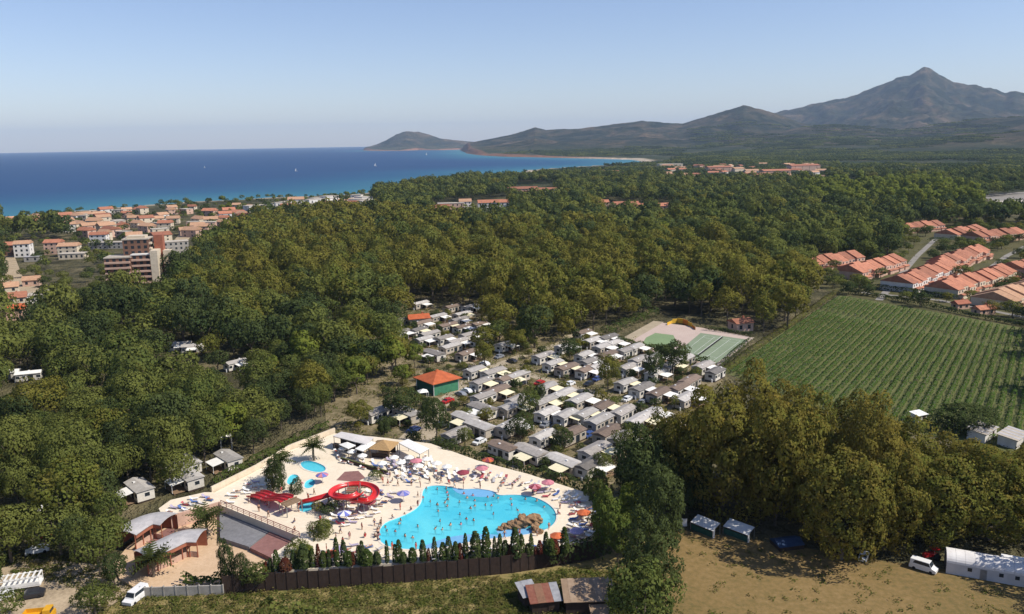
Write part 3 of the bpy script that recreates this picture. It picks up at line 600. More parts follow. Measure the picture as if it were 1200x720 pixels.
minis_px = [[(351, 543), (358, 540), (368, 541), (382, 547), (381, 553), (370, 554), (356, 550)], [(336, 563), (341, 556), (350, 557), (350, 563), (343, 569), (337, 568)], [(356, 571), (358, 564), (366, 561), (370, 565), (367, 571), (360, 573)], [(350, 598), (352, 589), (366, 588), (370, 592), (365, 599), (356, 601)]]
minis = [smooth_poly([(p.x, p.y) for p in GP(q, DZ)], 2) for q in minis_px]
def holed(name, outer, holes, z, m, depth):
    """paved slab with holes cut for the basins, plus its outer retaining walls"""
    polys = [[Vector((x, y, 0)) for x, y in p] for p in [outer] + holes]; fl = [p for q in polys for p in q]
    tri = tessellate_polygon(polys); f = []
    for q in tri:
        a, b_, c_ = (fl[i] for i in q); f.append(tuple(q) if (b_ - a).cross(c_ - a).z > 0 else (q[0], q[2], q[1]))
    v = [(p.x, p.y, z) for p in fl]; n = len(outer); ar = sum(outer[i][0] * outer[(i + 1) % n][1] - outer[(i + 1) % n][0] * outer[i][1] for i in range(n))
    v += [(x, y, z - depth) for x, y in outer]; o = len(fl)
    for i in range(n):
        j = (i + 1) % n; q = (o + i, o + j, j, i); f.append(q if ar > 0 else q[::-1])
    return MB().add(v, f).mesh(name, m)
terrace = struct('pool_terrace', holed('pool_terrace', deck, [pool] + minis, DZ, M_deck, 3.2))
M_tile = tone('pool_tile', [(0.3, (0.16, 0.66, 0.80)), (0.7, (0.32, 0.85, 0.92))], 0.08, 0.8, 0.0, 0.01)
M_tile2 = tone('pool_tile_blue', [(0.3, (0.13, 0.34, 0.56)), (0.7, (0.18, 0.40, 0.62))], 0.2, 1.0, 0.0, 0.01)
M_coping = mat('pool_coping', (0.72, 0.66, 0.56), (0.62, 0.55, 0.46), 1.0)
m, t, b = nodes('pool_water'); out = t.nodes['Material Output']; t.nodes.remove(b)
tp = N(t, 'ShaderNodeBsdfTransparent'); tp.inputs[0].default_value = (0.80, 0.97, 1.0, 1); gl = N(t, 'ShaderNodeBsdfGlossy'); gl.inputs['Roughness'].default_value = 0.08
lw = N(t, 'ShaderNodeFresnel'); lw.inputs[0].default_value = 1.33; mx = N(t, 'ShaderNodeMixShader'); bn = N(t, 'ShaderNodeBump'); bn.inputs['Strength'].default_value = 0.3; bn.inputs['Distance'].default_value = 0.08
pos = N(t, 'ShaderNodeNewGeometry').outputs['Position']; t.links.new(noise(t, pos, 1.4, 3), bn.inputs['Height'])
for q in (gl, lw): t.links.new(bn.outputs[0], q.inputs['Normal'])
df = N(t, 'ShaderNodeBsdfDiffuse'); t.links.new(bn.outputs[0], df.inputs['Normal']); t.links.new(ramp(t, noise(t, pos, 0.09, 5, 0.6, 0.5), [(0.35, (0.06, 0.60, 0.78)), (0.65, (0.16, 0.78, 0.87))]), df.inputs[0]); m0 = N(t, 'ShaderNodeMixShader'); m0.inputs[0].default_value = 0.5
t.links.new(tp.outputs[0], m0.inputs[1]); t.links.new(df.outputs[0], m0.inputs[2])
t.links.new(lw.outputs[0], mx.inputs[0]); t.links.new(m0.outputs[0], mx.inputs[1]); t.links.new(gl.outputs[0], mx.inputs[2]); t.links.new(mx.outputs[0], out.inputs[0]); M_water = m
def basin(name, poly, label, depth, tile, group=None):
    c0 = Vector((sum(p[0] for p in poly) / len(poly), sum(p[1] for p in poly) / len(poly), DZ)); L = [(x - c0.x, y - c0.y) for x, y in poly]; n = len(L)
    o = thing(name, label, 'pool', c0, 0, group)
    ar = sum(L[i][0] * L[(i + 1) % n][1] - L[(i + 1) % n][0] * L[i][1] for i in range(n))
    if ar < 0: L = L[::-1]
    v = [(x, y, 0.0) for x, y in L] + [(x, y, -depth) for x, y in L]; f = [(i, (i + 1) % n, n + (i + 1) % n, n + i)[::-1] for i in range(n)]; f = [q[::-1] for q in f]
    MB().add(v, [q for q in f]).build('basin_wall', tile, o)
    MB().prism(L, -depth - 0.2, -depth + 0.01).build('basin_floor', tile, o)
    MB().prism(L, -0.14, -0.12).add([], []).build('water', M_water, o) if False else None
    tri = tessellate_polygon([[Vector((x, y, 0)) for x, y in L]])
    MB().add([(x, y, -0.12) for x, y in L], [tuple(q) if (Vector(L[q[1]]) - Vector(L[q[0]])).cross(Vector(L[q[2]]) - Vector(L[q[0]])) > 0 else (q[0], q[2], q[1]) for q in tri]).build('water_surface', M_water, o)
    cp = MB(); inn = L; outp = []
    for i in range(n):
        a, b_ = Vector(L[i - 1]), Vector(L[(i + 1) % n]); d = (b_ - a).normalized(); outp.append((L[i][0] + d.y * 0.45, L[i][1] - d.x * 0.45))
    v = [(x, y, 0.0) for x, y in inn] + [(x, y, 0.06) for x, y in inn] + [(x, y, 0.06) for x, y in outp] + [(x, y, -0.02) for x, y in outp]
    f = []
    for i in range(n):
        j = (i + 1) % n; f += [(i, n + i, n + j, j), (n + i, 2 * n + i, 2 * n + j, n + j), (2 * n + i, 3 * n + i, 3 * n + j, 2 * n + j)]
    cp.add(v, f).build('coping', M_coping, o)
    return o
big = basin('swimming_pool', pool, 'large freeform turquoise lagoon swimming pool on the crowded beige terrace', 1.3, M_tile)
def ledge(px, z0, z1, m, parent, name='shallow_ledge'):
    p = smooth_poly([(q.x - parent.location.x, q.y - parent.location.y) for q in GP(px, DZ)], 1)
    MB().prism(p, z0, z1).build(name, m, parent)
ledge([(528, 571), (540, 570.5), (562, 571.5), (580, 576), (579, 582), (556, 582), (538, 579)], -1.25, -0.10, M_tile2, big)
ledge([(488, 643), (505, 636), (526, 629), (552, 625), (582, 626), (600, 628), (580, 631.5), (555, 634.5), (525, 641.5), (500, 645)], -1.25, -0.10, M_tile2, big)
ledge([(580, 620), (600, 618), (625, 619), (632, 623), (610, 628), (585, 627)], -1.25, -0.105, M_tile2, big)
for q, lab in zip(minis, ['double-lobed small blue paddling pool nearest the bar canopies', 'small blue paddling pool beside the slim dark tree', 'small blue paddling pool between thin dark tree and red flume', 'small blue landing pool in front of the red flume']):
    basin('paddling_pool', q, lab, 0.4, M_tile, 'small blue paddling pools by the slides')
# rock island with arched waterfall
ri = thing('rock_island', 'brown artificial rock island with an arch at the round end of the lagoon pool', 'rock', G(610, 617, DZ))
def boulder(seed, p, r, parent, sq=(1, 1, 1)):
    bm = bmesh.new(); bmesh.ops.create_icosphere(bm, subdivisions=3, radius=1); g = random.Random(seed); ph = [g.uniform(0, 9) for _ in range(6)]
    for v in bm.verts:
        c_ = v.co; k = 1 + 0.28 * math.sin(3.1 * c_.x + ph[0]) * math.sin(2.7 * c_.y + ph[1]) + 0.18 * math.sin(6 * c_.z + ph[2] + 4 * c_.x) + 0.12 * math.sin(9 * c_.y + ph[3])
        v.co = Vector((c_.x * sq[0], c_.y * sq[1], c_.z * sq[2])) * r * k
    me = bpy.data.meshes.new('boulder'); bm.to_mesh(me); bm.free(); me.materials.append(M_rock); o = obj('boulder', me, parent, p); return o
def local(px, py, z, root): q = G(px, py, z) - root.location; return Vector((q.x, q.y, z - root.location.z))
for k, (bx, by, r, hz_) in enumerate([(590, 618, 1.1, .3), (595, 617, 1.3, .5), (600, 615, 1.5, .8), (606, 614, 1.7, 1.1), (612, 612, 1.8, 1.5), (618, 610, 1.7, 1.6), (623, 609, 1.6, 1.7), (629, 607, 1.5, 1.2), (632, 611, 1.1, .8), (627, 617, 1.2, .9), (629, 622, 1.3, .5), (633, 624, 1.0, .2), (612, 606, 1.2, .8), (586, 620, .8, .2)]):
    boulder(k, local(bx, by, DZ + hz_ * .6, ri), r * .72, ri, (1, .9, .8))
# ------------------------------------------------------------------ boundary fences: posts and planks
def plank_fence(name, pts, h, label, m, z0=0.0, step=1.9, cap=True):
    root = thing(name, label, 'fence', (pts[0][0], pts[0][1], z0)); k = 0; pieces = []
    for i in range(len(pts) - 1):
        a, b_ = Vector((pts[i][0], pts[i][1], 0)), Vector((pts[i + 1][0], pts[i + 1][1], 0)); d = b_ - a; L = d.length; ang = math.atan2(d.y, d.x); n = max(1, round(L / step)); s = L / n
        for j in range(n): pieces.append((a + d * (j / n), ang, s))
    unit = MB().box(0.03, 0.97, -0.04, 0.04, 0, 1).mesh('panel', m); post = MB().box(-0.06, 0.06, -0.12, 0.08, 0, 1).mesh('post', m)
    g = random.Random(3)
    for p, ang, s in pieces:
        q = p - Vector((root.location.x, root.location.y, 0)); hh = h * g.uniform(0.96, 1.03)
        obj('panel', unit, root, q, ang, (s, 1, hh)); obj('post', post, root, q, ang, (1, 1, h * 1.06))
    return root
fence_line = [(p.x, p.y) for p in GP([(262, 696.5), (300, 694), (375, 690), (450, 685), (525, 679), (600, 672), (650, 663.5), (700, 654)])]
plank_fence('board_fence', fence_line, 3.7, 'long dark brown board fence between the pool terrace and the rough meadow', M_dwood)
gw = thing('boundary_wall', 'low grey concrete wall below the arched pavilions', 'wall', G(165, 700)); q = G(262, 697) - gw.location
MB().box(0, q.length, -0.12, 0.12, 0, 1.9).build('wall_panel', M_concrete, gw).rotation_euler = (0, 0, math.atan2(q.y, q.x))
for k in range(8): MB().box(-0.1, 0.1, -0.18, 0.18, 0, 2.1).build('pier', M_concrete, gw).location = q * (k / 7)
sw = thing('terrace_wall', 'tan parapet wall along the wooded side of the pool terrace', 'wall', G(248, 577, DZ)); pl_ = GP([(248, 577), (300, 551), (340, 527), (392, 507)], DZ)
for a, b_ in zip(pl_[:-1], pl_[1:]):
    d = b_ - a; o = MB().box(0, d.length + .1, -0.2, 0.2, -3.0, 1.3).build('wall_panel', M_cream, sw); o.location = a - sw.location; o.rotation_euler = (0, 0, math.atan2(d.y, d.x))
# deck-edge railing (red) with posts
def railing(pts, z, label):
    root = thing('railing', label, 'railing', (pts[0][0], pts[0][1], z)); mb = MB(); m2 = mat('railing_red', (0.30, 0.06, 0.05), None, 2)
    for a, b_ in zip(pts[:-1], pts[1:]):
        a = Vector((a[0] - root.location.x, a[1] - root.location.y, 0)); b_ = Vector((b_[0] - root.location.x, b_[1] - root.location.y, 0)); d = b_ - a; n = max(1, int(d.length / 2))
        for hh in (0.35, 0.7, 1.1): MB().tube([a + Vector((0, 0, hh)), b_ + Vector((0, 0, hh))], 0.05 if hh < 1 else 0.08, 5).build('rail', m2, root)
        for k in range(n + 1): p = a + d * (k / n); MB().tube([p, p + Vector((0, 0, 1.15))], 0.06, 5).build('post', m2, root)
railing([(p.x, p.y) for p in GP([(259, 592), (351, 629.5)], DZ)], DZ, 'dark red railing along the terrace edge above the grey courtyard')
# sunken courtyard
M_greyf = tone('grey_floor', [(0.36, (0.14, 0.14, 0.145)), (0.64, (0.22, 0.215, 0.22))], 0.15, 1.2, 0.1, 0.02); M_mauve = tone('mauve_floor', [(0.36, (0.20, 0.10, 0.09)), (0.64, (0.28, 0.145, 0.125))], 0.15, 1.2, 0.1, 0.02)
def slab(name, px, z, m, depth=None):
    return struct(name, MB().prism([(p.x, p.y) for p in GP(px, z)], z - (depth or z) - 0.1, z).mesh(name, m))
slab('courtyard', [(257, 597), (318, 621), (292, 641), (258, 630)], 1.4, M_greyf); slab('mauve_terrace', [(318.5, 621.5), (350, 634), (322, 656), (293, 642)], 1.42, M_mauve)
slab('plaza', [(132, 662), (150, 640), (200, 600), (258, 590), (257.5, 632), (292, 644), (318, 660), (312, 680), (240, 690), (160, 690), (140, 678)], 0.5, M_tan)
slab('upper_terrace', [(190, 604), (186, 596), (200, 586), (240, 577), (250, 577), (258, 590), (230, 598), (205, 606)], DZ + 0.02, M_deck)
pw = thing('parapet', 'terracotta parapet wall below the small sunbathing terrace', 'wall', G(200, 607, DZ)); pl_ = GP([(200, 607), (230, 599), (258, 591)], DZ)
for a, b_ in zip(pl_[:-1], pl_[1:]):
    d = b_ - a; o = MB().box(0, d.length, -0.22, 0.22, -2.6, 0.6).build('wall_panel', M_pinkw, pw); o.location = a - pw.location; o.rotation_euler = (0, 0, math.atan2(d.y, d.x))
# arched pavilions: barrel roofs bent along an arc
def arch_pavilion(px, zr, width, label, mroof, depth_h):
    P = [Vector((p.x, p.y, 0)) for p in GP(px, zr)]; c0 = P[0]; root = thing('arched_pavilion', label, 'pavilion', (c0.x, c0.y, 0.5)); pts = []
    for i in range(25):
        s = i / 24 * (len(P) - 1); k = min(int(s), len(P) - 2); u = s - k; p0, p1, p2, p3 = P[max(k - 1, 0)], P[k], P[k + 1], P[min(k + 2, len(P) - 1)]
        pts.append(0.5 * ((2 * p1) + (p2 - p0) * u + (2 * p0 - 5 * p1 + 4 * p2 - p3) * u * u + (3 * p1 - p0 - 3 * p2 + p3) * u ** 3) - c0)
    def section(i):
        d = (pts[min(i + 1, 24)] - pts[max(i - 1, 0)]).normalized(); return Vector((-d.y, d.x, 0))
    zt_ = zr - 0.5
    for k in range(0, 24, 2):       # standing-seam roof sheets, each its own piece
        mb = MB(); v = []
        for i in (k, k + 1, k + 2):
            nrm = section(i)
            for j in range(9):
                u = j / 8 * 2 - 1; v.append(pts[i] + nrm * u * width / 2 + Vector((0, 0, zt_ + 0.55 * (1 - u * u) - 0.3)))
        n = len(v); v += [p - Vector((0, 0, 0.12)) for p in v]; f = []
        for i in range(2):
            for j in range(8): a = i * 9 + j; f += [(a, a + 9, a + 10, a + 1)[::-1], (n + a, n + a + 1, n + a + 10, n + a + 9)[::-1]]
        for i in range(2): a = i * 9; f += [(a, a + 9, n + a + 9, n + a), (a + 8, a + 17, n + a + 17, n + a + 8)]
        for j in range(8): f += [(j, j + 1, n + j + 1, n + j), (18 + j, 19 + j, n + 19 + j, n + 18 + j)]
        mb.add(v, f).build('roof_sheet', mroof, root)
    for side, mm, hh in ((-1, M_pinkw, 1.1), (1, M_brick, zt_ - 0.5)):
        mb = MB()
        for i in range(24):
            a = pts[i] + section(i) * side * (width / 2 - 0.5); b_ = pts[i + 1] + section(i + 1) * side * (width / 2 - 0.5); n1 = section(i) * 0.12; n2 = section(i + 1) * 0.12
            v = [a - n1, b_ - n2, b_ + n2, a + n1]; v = v + [p + Vector((0, 0, hh)) for p in v]; mb.add(v, [(4, 5, 6, 7), (0, 1, 5, 4), (2, 3, 7, 6)])
        mb.build('counter' if side < 0 else 'back_wall', mm, root)
    for i in range(0, 25, 4): p = pts[i] - section(i) * (width / 2 - 0.3); MB().tube([p, p + Vector((0, 0, zt_ - 0.3))], 0.12, 6).build('post', M_brick, root)
    fb = MB()
    for i in range(24):
        a = pts[i] - section(i) * (width / 2 + 0.02); b_ = pts[i + 1] - section(i + 1) * (width / 2 + 0.02); fb.add([a + Vector((0, 0, zt_ - 1.15)), b_ + Vector((0, 0, zt_ - 1.15)), b_ + Vector((0, 0, zt_ - 0.5)), a + Vector((0, 0, zt_ - 0.5))], [(0, 1, 2, 3)])
    fb.build('fascia', M_brick, root); return root
arch_pavilion([(145, 624), (165, 611), (182, 605.5), (198, 607)], 4.2, 5.6, 'arched grey-roofed bar pavilion with brown fascia beside the wood', M_metal, 3)
arch_pavilion([(164, 649), (190, 638), (215, 627), (236, 626)], 4.2, 5.6, 'arched grey-roofed pavilion in front, beside the date palms', M_metal, 3)
# tiled patch between the pavilions
slab('tile_court', [(170, 634), (198, 618), (206, 622), (180, 640)], 0.52, M_mauve, 0.3)

# ================================================================== water slides
def sweep_u(path, r, name, m, parent, th=0.09):
    """open half-pipe flume"""
    P = [Vector(p) for p in path]; v = []; K = 9
    for i, p in enumerate(P):
        d = (P[min(i + 1, len(P) - 1)] - P[max(i - 1, 0)]).normalized(); a = d.cross(Vector((0, 0, 1))).normalized(); u = a.cross(d)
        for s in (r, r + th):
            for j in range(K): an = PI + PI * (j / (K - 1)) ; v.append(p + a * s * math.cos(an) * 1.0 + u * (s * math.sin(an) * 1.0 + r * 0.35))
    f = []; W = 2 * K
    for i in range(len(P) - 1):
        for j in range(K - 1): a = i * W + j; f += [(a, a + 1, a + W + 1, a + W), (a + K, a + K + W, a + K + W + 1, a + K + 1)]
        a = i * W; f += [(a, a + W, a + W + K, a + K), (a + K - 1, a + 2 * K - 1, a + W + 2 * K - 1, a + W + K - 1)]
    return MB().add(v, f).build(name, m, parent, True)
cs = G(415, 579, DZ + 3.2); cs.z = DZ
sl_ = thing('water_slide', 'red fibreglass flume looping around its tower beside the lagoon pool', 'water slide', cs)
path = []
for i in range(61):
    u = i / 60; a = rad(-40) - u * rad(370); rr_ = 4.7 if u > 0.3 else 2.2 + 2.5 * u / 0.3; path.append(Vector((rr_ * math.cos(a), rr_ * math.sin(a), 4.3 - 1.3 * u)))
end = path[-1]
for px, py, z in [(388, 579, 5.5), (376, 583, 5.1), (364, 586, 4.7), (354, 588, 4.1), (350, 590, 3.6)]:
    q = G(px, py, z) - cs; path.append(Vector((q.x, q.y, z - DZ)))
def smooth_path(p, it=2):
    for _ in range(it): p = [p[0]] + [p[i - 1] * .25 + p[i] * .5 + p[i + 1] * .25 for i in range(1, len(p) - 1)] + [p[-1]]
    return p
tail = path[60:]; dense = []
for i in range(len(tail) - 1): dense += [tail[i].lerp(tail[i + 1], k / 6) for k in range(6)]
path = smooth_path(path[:60] + dense + [tail[-1]], 3)
sweep_u(path, 0.72, 'flume', M_red, sl_)
for i in range(4, len(path) - 4, 8): MB().tube([(path[i].x, path[i].y, 0), (path[i].x, path[i].y, path[i].z - 0.55)], 0.1, 6).build('support_post', M_steel, sl_)
MB().box(-1.6, 1.2, -1.4, 1.4, 4.0, 4.2).build('start_platform', M_wood, sl_)
for x_, y_ in ((-1.5, -1.3), (1.1, -1.3), (1.1, 1.3), (-1.5, 1.3)): MB().tube([(x_, y_, 0), (x_, y_, 5.2)], 0.12, 6).build('tower_post', M_steel, sl_)
for z_ in (4.6, 5.1): MB().tube([(-1.5, -1.3, z_), (1.1, -1.3, z_), (1.1, 1.3, z_)], 0.05, 5).build('guard_rail', M_red, sl_)
for k in range(12): MB().box(-0.5 + 0, 0.5, 1.5 + (11 - k) * 0.32, 1.8 + (11 - k) * 0.32, 0.34 * k, 0.34 * k + 0.12).build('stair_tread', M_wood, sl_)
# straight multi-lane slides
a0, a1 = G(336, 586, DZ + 2.6), G(297, 579, DZ + 0.5); ms = thing('multi_lane_slide', 'three straight red slide lanes side by side beside the terrace edge', 'water slide', (a1.x, a1.y, DZ)); dv = a0 - a1; nn = Vector((-dv.y, dv.x, 0)).normalized()
for k in (-1, 0, 1):
    pth = []
    for i in range(15): u = i / 14; p = Vector((dv.x * u, dv.y * u, 0)) + nn * k * 1.25; pth.append(p + Vector((0, 0, 0.55 + 2.3 * u + 0.22 * math.sin(u * 3 * PI))))
    sweep_u(pth, 0.55, 'lane', M_red, ms)
for u in (0.08, 0.36, 0.64, 0.95):
    for k in (-1.5, 1.5): p = Vector((dv.x * u, dv.y * u, 0)) + nn * k; MB().tube([p, p + Vector((0, 0, 0.3 + 2.3 * u))], 0.1, 6).build('support_post', M_steel, ms)
    MB().tube([Vector((dv.x * u, dv.y * u, 0.3 + 2.2 * u)) + nn * 1.6, Vector((dv.x * u, dv.y * u, 0.3 + 2.2 * u)) - nn * 1.6], 0.08, 5).build('cross_beam', M_steel, ms)
mb = MB(); c_ = Vector((dv.x, dv.y, 0)) * 1.06; mb.tube([c_ + nn * 2 + Vector((0, 0, 2.8)), c_ - nn * 2 + Vector((0, 0, 2.8))], 0.14, 6); mb.build('top_beam', M_wood, ms)
MB().prism([(c_ + nn * 2)[:2], (c_ - nn * 2)[:2], (c_ - nn * 2 + Vector((dv.x, dv.y, 0)).normalized() * 2)[:2], (c_ + nn * 2 + Vector((dv.x, dv.y, 0)).normalized() * 2)[:2]], 2.5, 2.65).build('start_platform', M_wood, ms)
for k in (-2, 2):
    for e in (0.2, 1.8): p = c_ + nn * k * .95 + Vector((dv.x, dv.y, 0)).normalized() * e; MB().tube([p, p + Vector((0, 0, 2.5))], 0.12, 6).build('platform_post', M_steel, ms)
# pink patio and planting beside the loop
sheet('pink_patio', GP([(394, 563), (404, 553), (420, 552), (428, 560), (418, 565)], DZ), DZ + 0.01, M_mauve)
for k, (bx, by, r, kd, lab) in enumerate([(440, 562, 1.8, 'green', 'low clipped shrub bed beside the pink patio'), (384, 604, 1.9, 'dark', 'dark shrub below the red flume landing'), (372, 600, 1.6, 'plane', 'ochre shrub beside the small blue landing pool'), (392, 596, 1.7, 'dark', 'dark shrub inside the loop of the red flume'), (420, 578, 2.2, 'green', 'leafy shrub at the centre of the red flume loop'), (358, 652, 1.8, 'lime', 'bright green round shrub at the mauve terrace corner'), (330, 662, 2.0, 'green', 'green shrub bed at the foot of the terrace'), (382, 622, 1.8, 'dark', 'dark shrub beside the deck tree')]):
    o = thing('shrub', lab, 'shrub', G(bx, by, DZ if by < 655 else 0.5), k); r0 = 4.2 if kd == 'lime' else 6.0; o.scale = (r / r0, r / r0, r / 9); obj('crown', TR[kd]['mid'][k % 3], o).location.z = -2

# ================================================================== bar canopies, hut
def canopy(px, z, label, m, name='canopy', rise=0.35):
    P = GP(px, DZ + z); c0 = sum(P, Vector()) / len(P); o = thing(name, label, 'canopy', (c0.x, c0.y, DZ)); L = [Vector((p.x - c0.x, p.y - c0.y, z)) for p in P]; top = Vector((0, 0, z + rise)); n = len(L)
    v = L + [top] + [p - Vector((0, 0, 0.08)) for p in L] + [top - Vector((0, 0, 0.08))]
    f = [(i, (i + 1) % n, n)[::-1] for i in range(n)] + [(n + 1 + i, n + 1 + (i + 1) % n, 2 * n + 1) for i in range(n)] + [(i, (i + 1) % n, n + 1 + (i + 1) % n, n + 1 + i) for i in range(n)]
    MB().add(v, f).build('canvas', m, o)
    for p in L: MB().tube([(p.x * .95, p.y * .95, 0), (p.x * .95, p.y * .95, z - 0.1)], 0.08, 6).build('post', M_steel, o)
    for i in range(n): MB().tube([L[i] * 0.97 - Vector((0, 0, .12)), L[(i + 1) % n] * 0.97 - Vector((0, 0, .12))], 0.05, 5).build('edge_beam', M_steel, o)
    return o
M_canvas_grey = mat('canvas_grey', (0.62, 0.58, 0.54), (0.54, 0.5, 0.47), 0.7)
canopy([(390, 511), (400, 506), (438, 513), (430, 521), (416, 518)], 3.4, 'long pale grey flat canopy over the bar', M_canvas_grey)
canopy([(397, 521), (407, 518), (417, 522), (408, 526)], 2.9, 'square white canopy in front of the grey bar canopy', M_awn)
canopy([(416, 526), (432, 516), (441, 519), (425, 529)], 3.0, 'slanted white canopy between bar roof and straw hut', M_awn)
canopy([(467, 519), (478, 514.5), (503, 526), (492, 532)], 3.2, 'bright white rectangular canopy beside the straw hut', M_awn)
bar = thing('bar_counter', 'dark brown bar counter under the pale canopies', 'bar', G(408, 528, DZ)); ba = gdir((390, 524), (436, 533), DZ); bar.rotation_euler = (0, 0, ba)
MB().box(-4.5, 4.5, -0.4, 0.4, 0, 1.1).build('counter', M_dwood, bar); MB().box(-4.7, 4.7, -0.55, 0.55, 1.1, 1.2).build('counter_top', M_wood, bar); MB().box(-4.5, 4.5, 2.6, 2.8, 0, 2.6).build('back_wall', M_dwood, bar)
hut = thing('straw_hut', 'square hut with golden thatched pyramid roof beside the bar', 'hut', G(450, 533, DZ), ba + 0.2); M2 = 2.6
for k in range(4):   # thatch courses
    a0_ = 3.0 * (1 - k / 4) + .15; a1_ = 3.0 * (1 - (k + 1) / 4); z0_ = 2.5 + 1.5 * k / 4 - .06; z1_ = 2.5 + 1.5 * (k + 1) / 4
    MB().add([(-a0_, -a0_, z0_), (a0_, -a0_, z0_), (a0_, a0_, z0_), (-a0_, a0_, z0_), (-a1_, -a1_, z1_), (a1_, -a1_, z1_), (a1_, a1_, z1_), (-a1_, a1_, z1_)], [(0, 1, 5, 4), (1, 2, 6, 5), (2, 3, 7, 6), (3, 0, 4, 7), (3, 2, 1, 0)]).build('thatch_course', M_thatch, hut)
for x_, y_ in ((-M2, -M2), (M2, -M2), (M2, M2), (-M2, M2)): MB().tube([(x_, y_, 0), (x_, y_, 2.7)], 0.12, 6).build('post', M_wood, hut)
MB().box(-2.3, 2.3, -2.3, -2.0, 0, 1.1).build('counter', M_dwood, hut); MB().box(-2.3, 2.3, 1.9, 2.2, 0, 2.4).build('back_wall', M_dwood, hut)
wl = thing('planter_wall', 'dark low planter wall running diagonally below the bar', 'wall', G(400, 540, DZ)); p1 = G(454, 556, DZ); dd = p1 - wl.location
MB().box(0, dd.length, -0.3, 0.3, 0, 0.8).build('planter_box', M_dwood, wl).rotation_euler = (0, 0, math.atan2(dd.y, dd.x)); o = MB().box(0, dd.length, -0.2, 0.2, 0.8, 0.9).build('planter_soil', M_soil, wl); o.rotation_euler = (0, 0, math.atan2(dd.y, dd.x))
# ================================================================== palms, cypress row
def palm(px, py, z, hgt, R, label, seed):
    o = thing('palm_tree', label, 'palm', G(px, py, z), seed); g = random.Random(seed)
    MB().tube([(0, 0, 0), (0.1, 0, hgt * .5), (0, 0, hgt)], 0.32, 8, 0.26).build('trunk', M_bark, o)
    fr = palm.me
    for k in range(34):
        f = obj('frond', fr, o, (0, 0, hgt)); el = g.choice((-0.15, 0.25, 0.6, 0.95)) + g.uniform(-.12, .12); f.rotation_euler = (0, -el, k * 2.4 + g.uniform(-.2, .2)); f.scale = (R, R, R)
    return o
v, f = [], []
for i in range(9):
    u = i / 8; x_ = u; z_ = 0.25 * u - 0.75 * u * u
    for s in (-1, 1):
        wd = 0.26 * math.sin(PI * min(0.97, 0.12 + u * .85)); b0 = len(v)
        v += [(x_ - 0.012, 0, z_), (x_ + 0.07, s * wd, z_ - 0.10 * wd / .26), (x_ + 0.12, s * wd * .98, z_ - .11 * wd / .26), (x_ + 0.07, 0, z_ - 0.01)]; f.append((b0, b0 + 1, b0 + 2, b0 + 3))
b0 = len(v); v += [(0, -.02, 0), (0, .02, 0), (.5, .015, .0), (.5, -.015, .0), (1, 0, -.5)]; f += [(b0, b0 + 3, b0 + 2, b0 + 1), (b0 + 3, b0 + 4, b0 + 2)]
palm.me = MB().add(v, f).mesh('frond', M_palm)
palm(180, 676, 0.5, 3.4, 4.0, 'date palm with short trunk in front of the arched pavilions', 1); palm(243, 628, 0.5, 3.8, 3.9, 'date palm beside the grey courtyard', 2)
palm(368, 540, DZ, 3.6, 3.3, 'tall palm at the wooded edge behind the double-lobed paddling pool', 3); palm(330, 566, DZ, 5.4, 3.4, 'shaggy palm behind the straight red slides', 4)
palm(320, 572, DZ, 4.2, 2.5, 'shorter palm overlapping the straight red slides', 5)
def column_mesh(seed, R, Hc, n, leaf, m):
    g = np.random.RandomState(seed); u = g.rand(n); th = g.uniform(0, 2 * PI, n); r = R * (1 - u ** 2.5 * .75) * (.8 + .35 * vnoise(th * 1.3, u * 5, seed)) * g.uniform(.75, 1.05, n)
    P = np.column_stack([r * np.cos(th), r * np.sin(th), .1 + u * Hc]); Nn = np.column_stack([np.cos(th), np.sin(th), .35 + u]); Nn /= np.linalg.norm(Nn, axis=1)[:, None]
    gn = Nn + g.normal(size=(n, 3)) * .4; gn /= np.linalg.norm(gn, axis=1)[:, None]; a = np.cross(gn, g.normal(size=(n, 3))); a /= np.linalg.norm(a, axis=1)[:, None]; b_ = np.cross(gn, a); s = leaf * g.uniform(.6, 1.3, (n, 1))
    return npmesh('crown', np.stack([P - a * s, P - b_ * s, P + a * s, P + b_ * s], 1).reshape(-1, 3), np.arange(n * 4).reshape(-1, 4), m, np.repeat(Nn, 4, 0), g.rand(n))
cy_me = [column_mesh(400 + i, 0.62, 3.5, 700, 0.12, mm) for i, mm in enumerate([M_hedge, M_dark, M_redleaf])]
cyp = []; g = random.Random(8)
x_ = 312.0
while x_ < 668:
    u = (x_ - 300) / 350; top_y = 671.5 - 20 * u + (2 if x_ < 340 else 0); cyp.append((x_, top_y)); x_ += g.choice((4.5, 5.5, 6.5, 8, 11)) * g.uniform(.85, 1.15)
for i, (cx, cy) in enumerate(cyp):
    red = g.random() < 0.2; o = thing('columnar_shrub', f"slim {'reddish' if red else 'green'} columnar shrub, {ORD[i]} from the left above the brown fence", 'shrub', G(cx, cy - 3, DZ), g.uniform(0, 6), 'columnar shrubs along the brown fence')
    s = g.uniform(.9, 1.5); bw = g.choice((.75, .85, 1.0, 1.5)); o.scale = (s * bw * g.uniform(.8, 1.15), s * bw * g.uniform(.8, 1.15), s * g.uniform(.5, 1.2)); obj('crown', cy_me[2 if red else i % 2], o); obj('stem', MB().tube([(0, 0, 0), (0, 0, 1.2)], 0.06, 5).mesh('stem', M_bark), o)

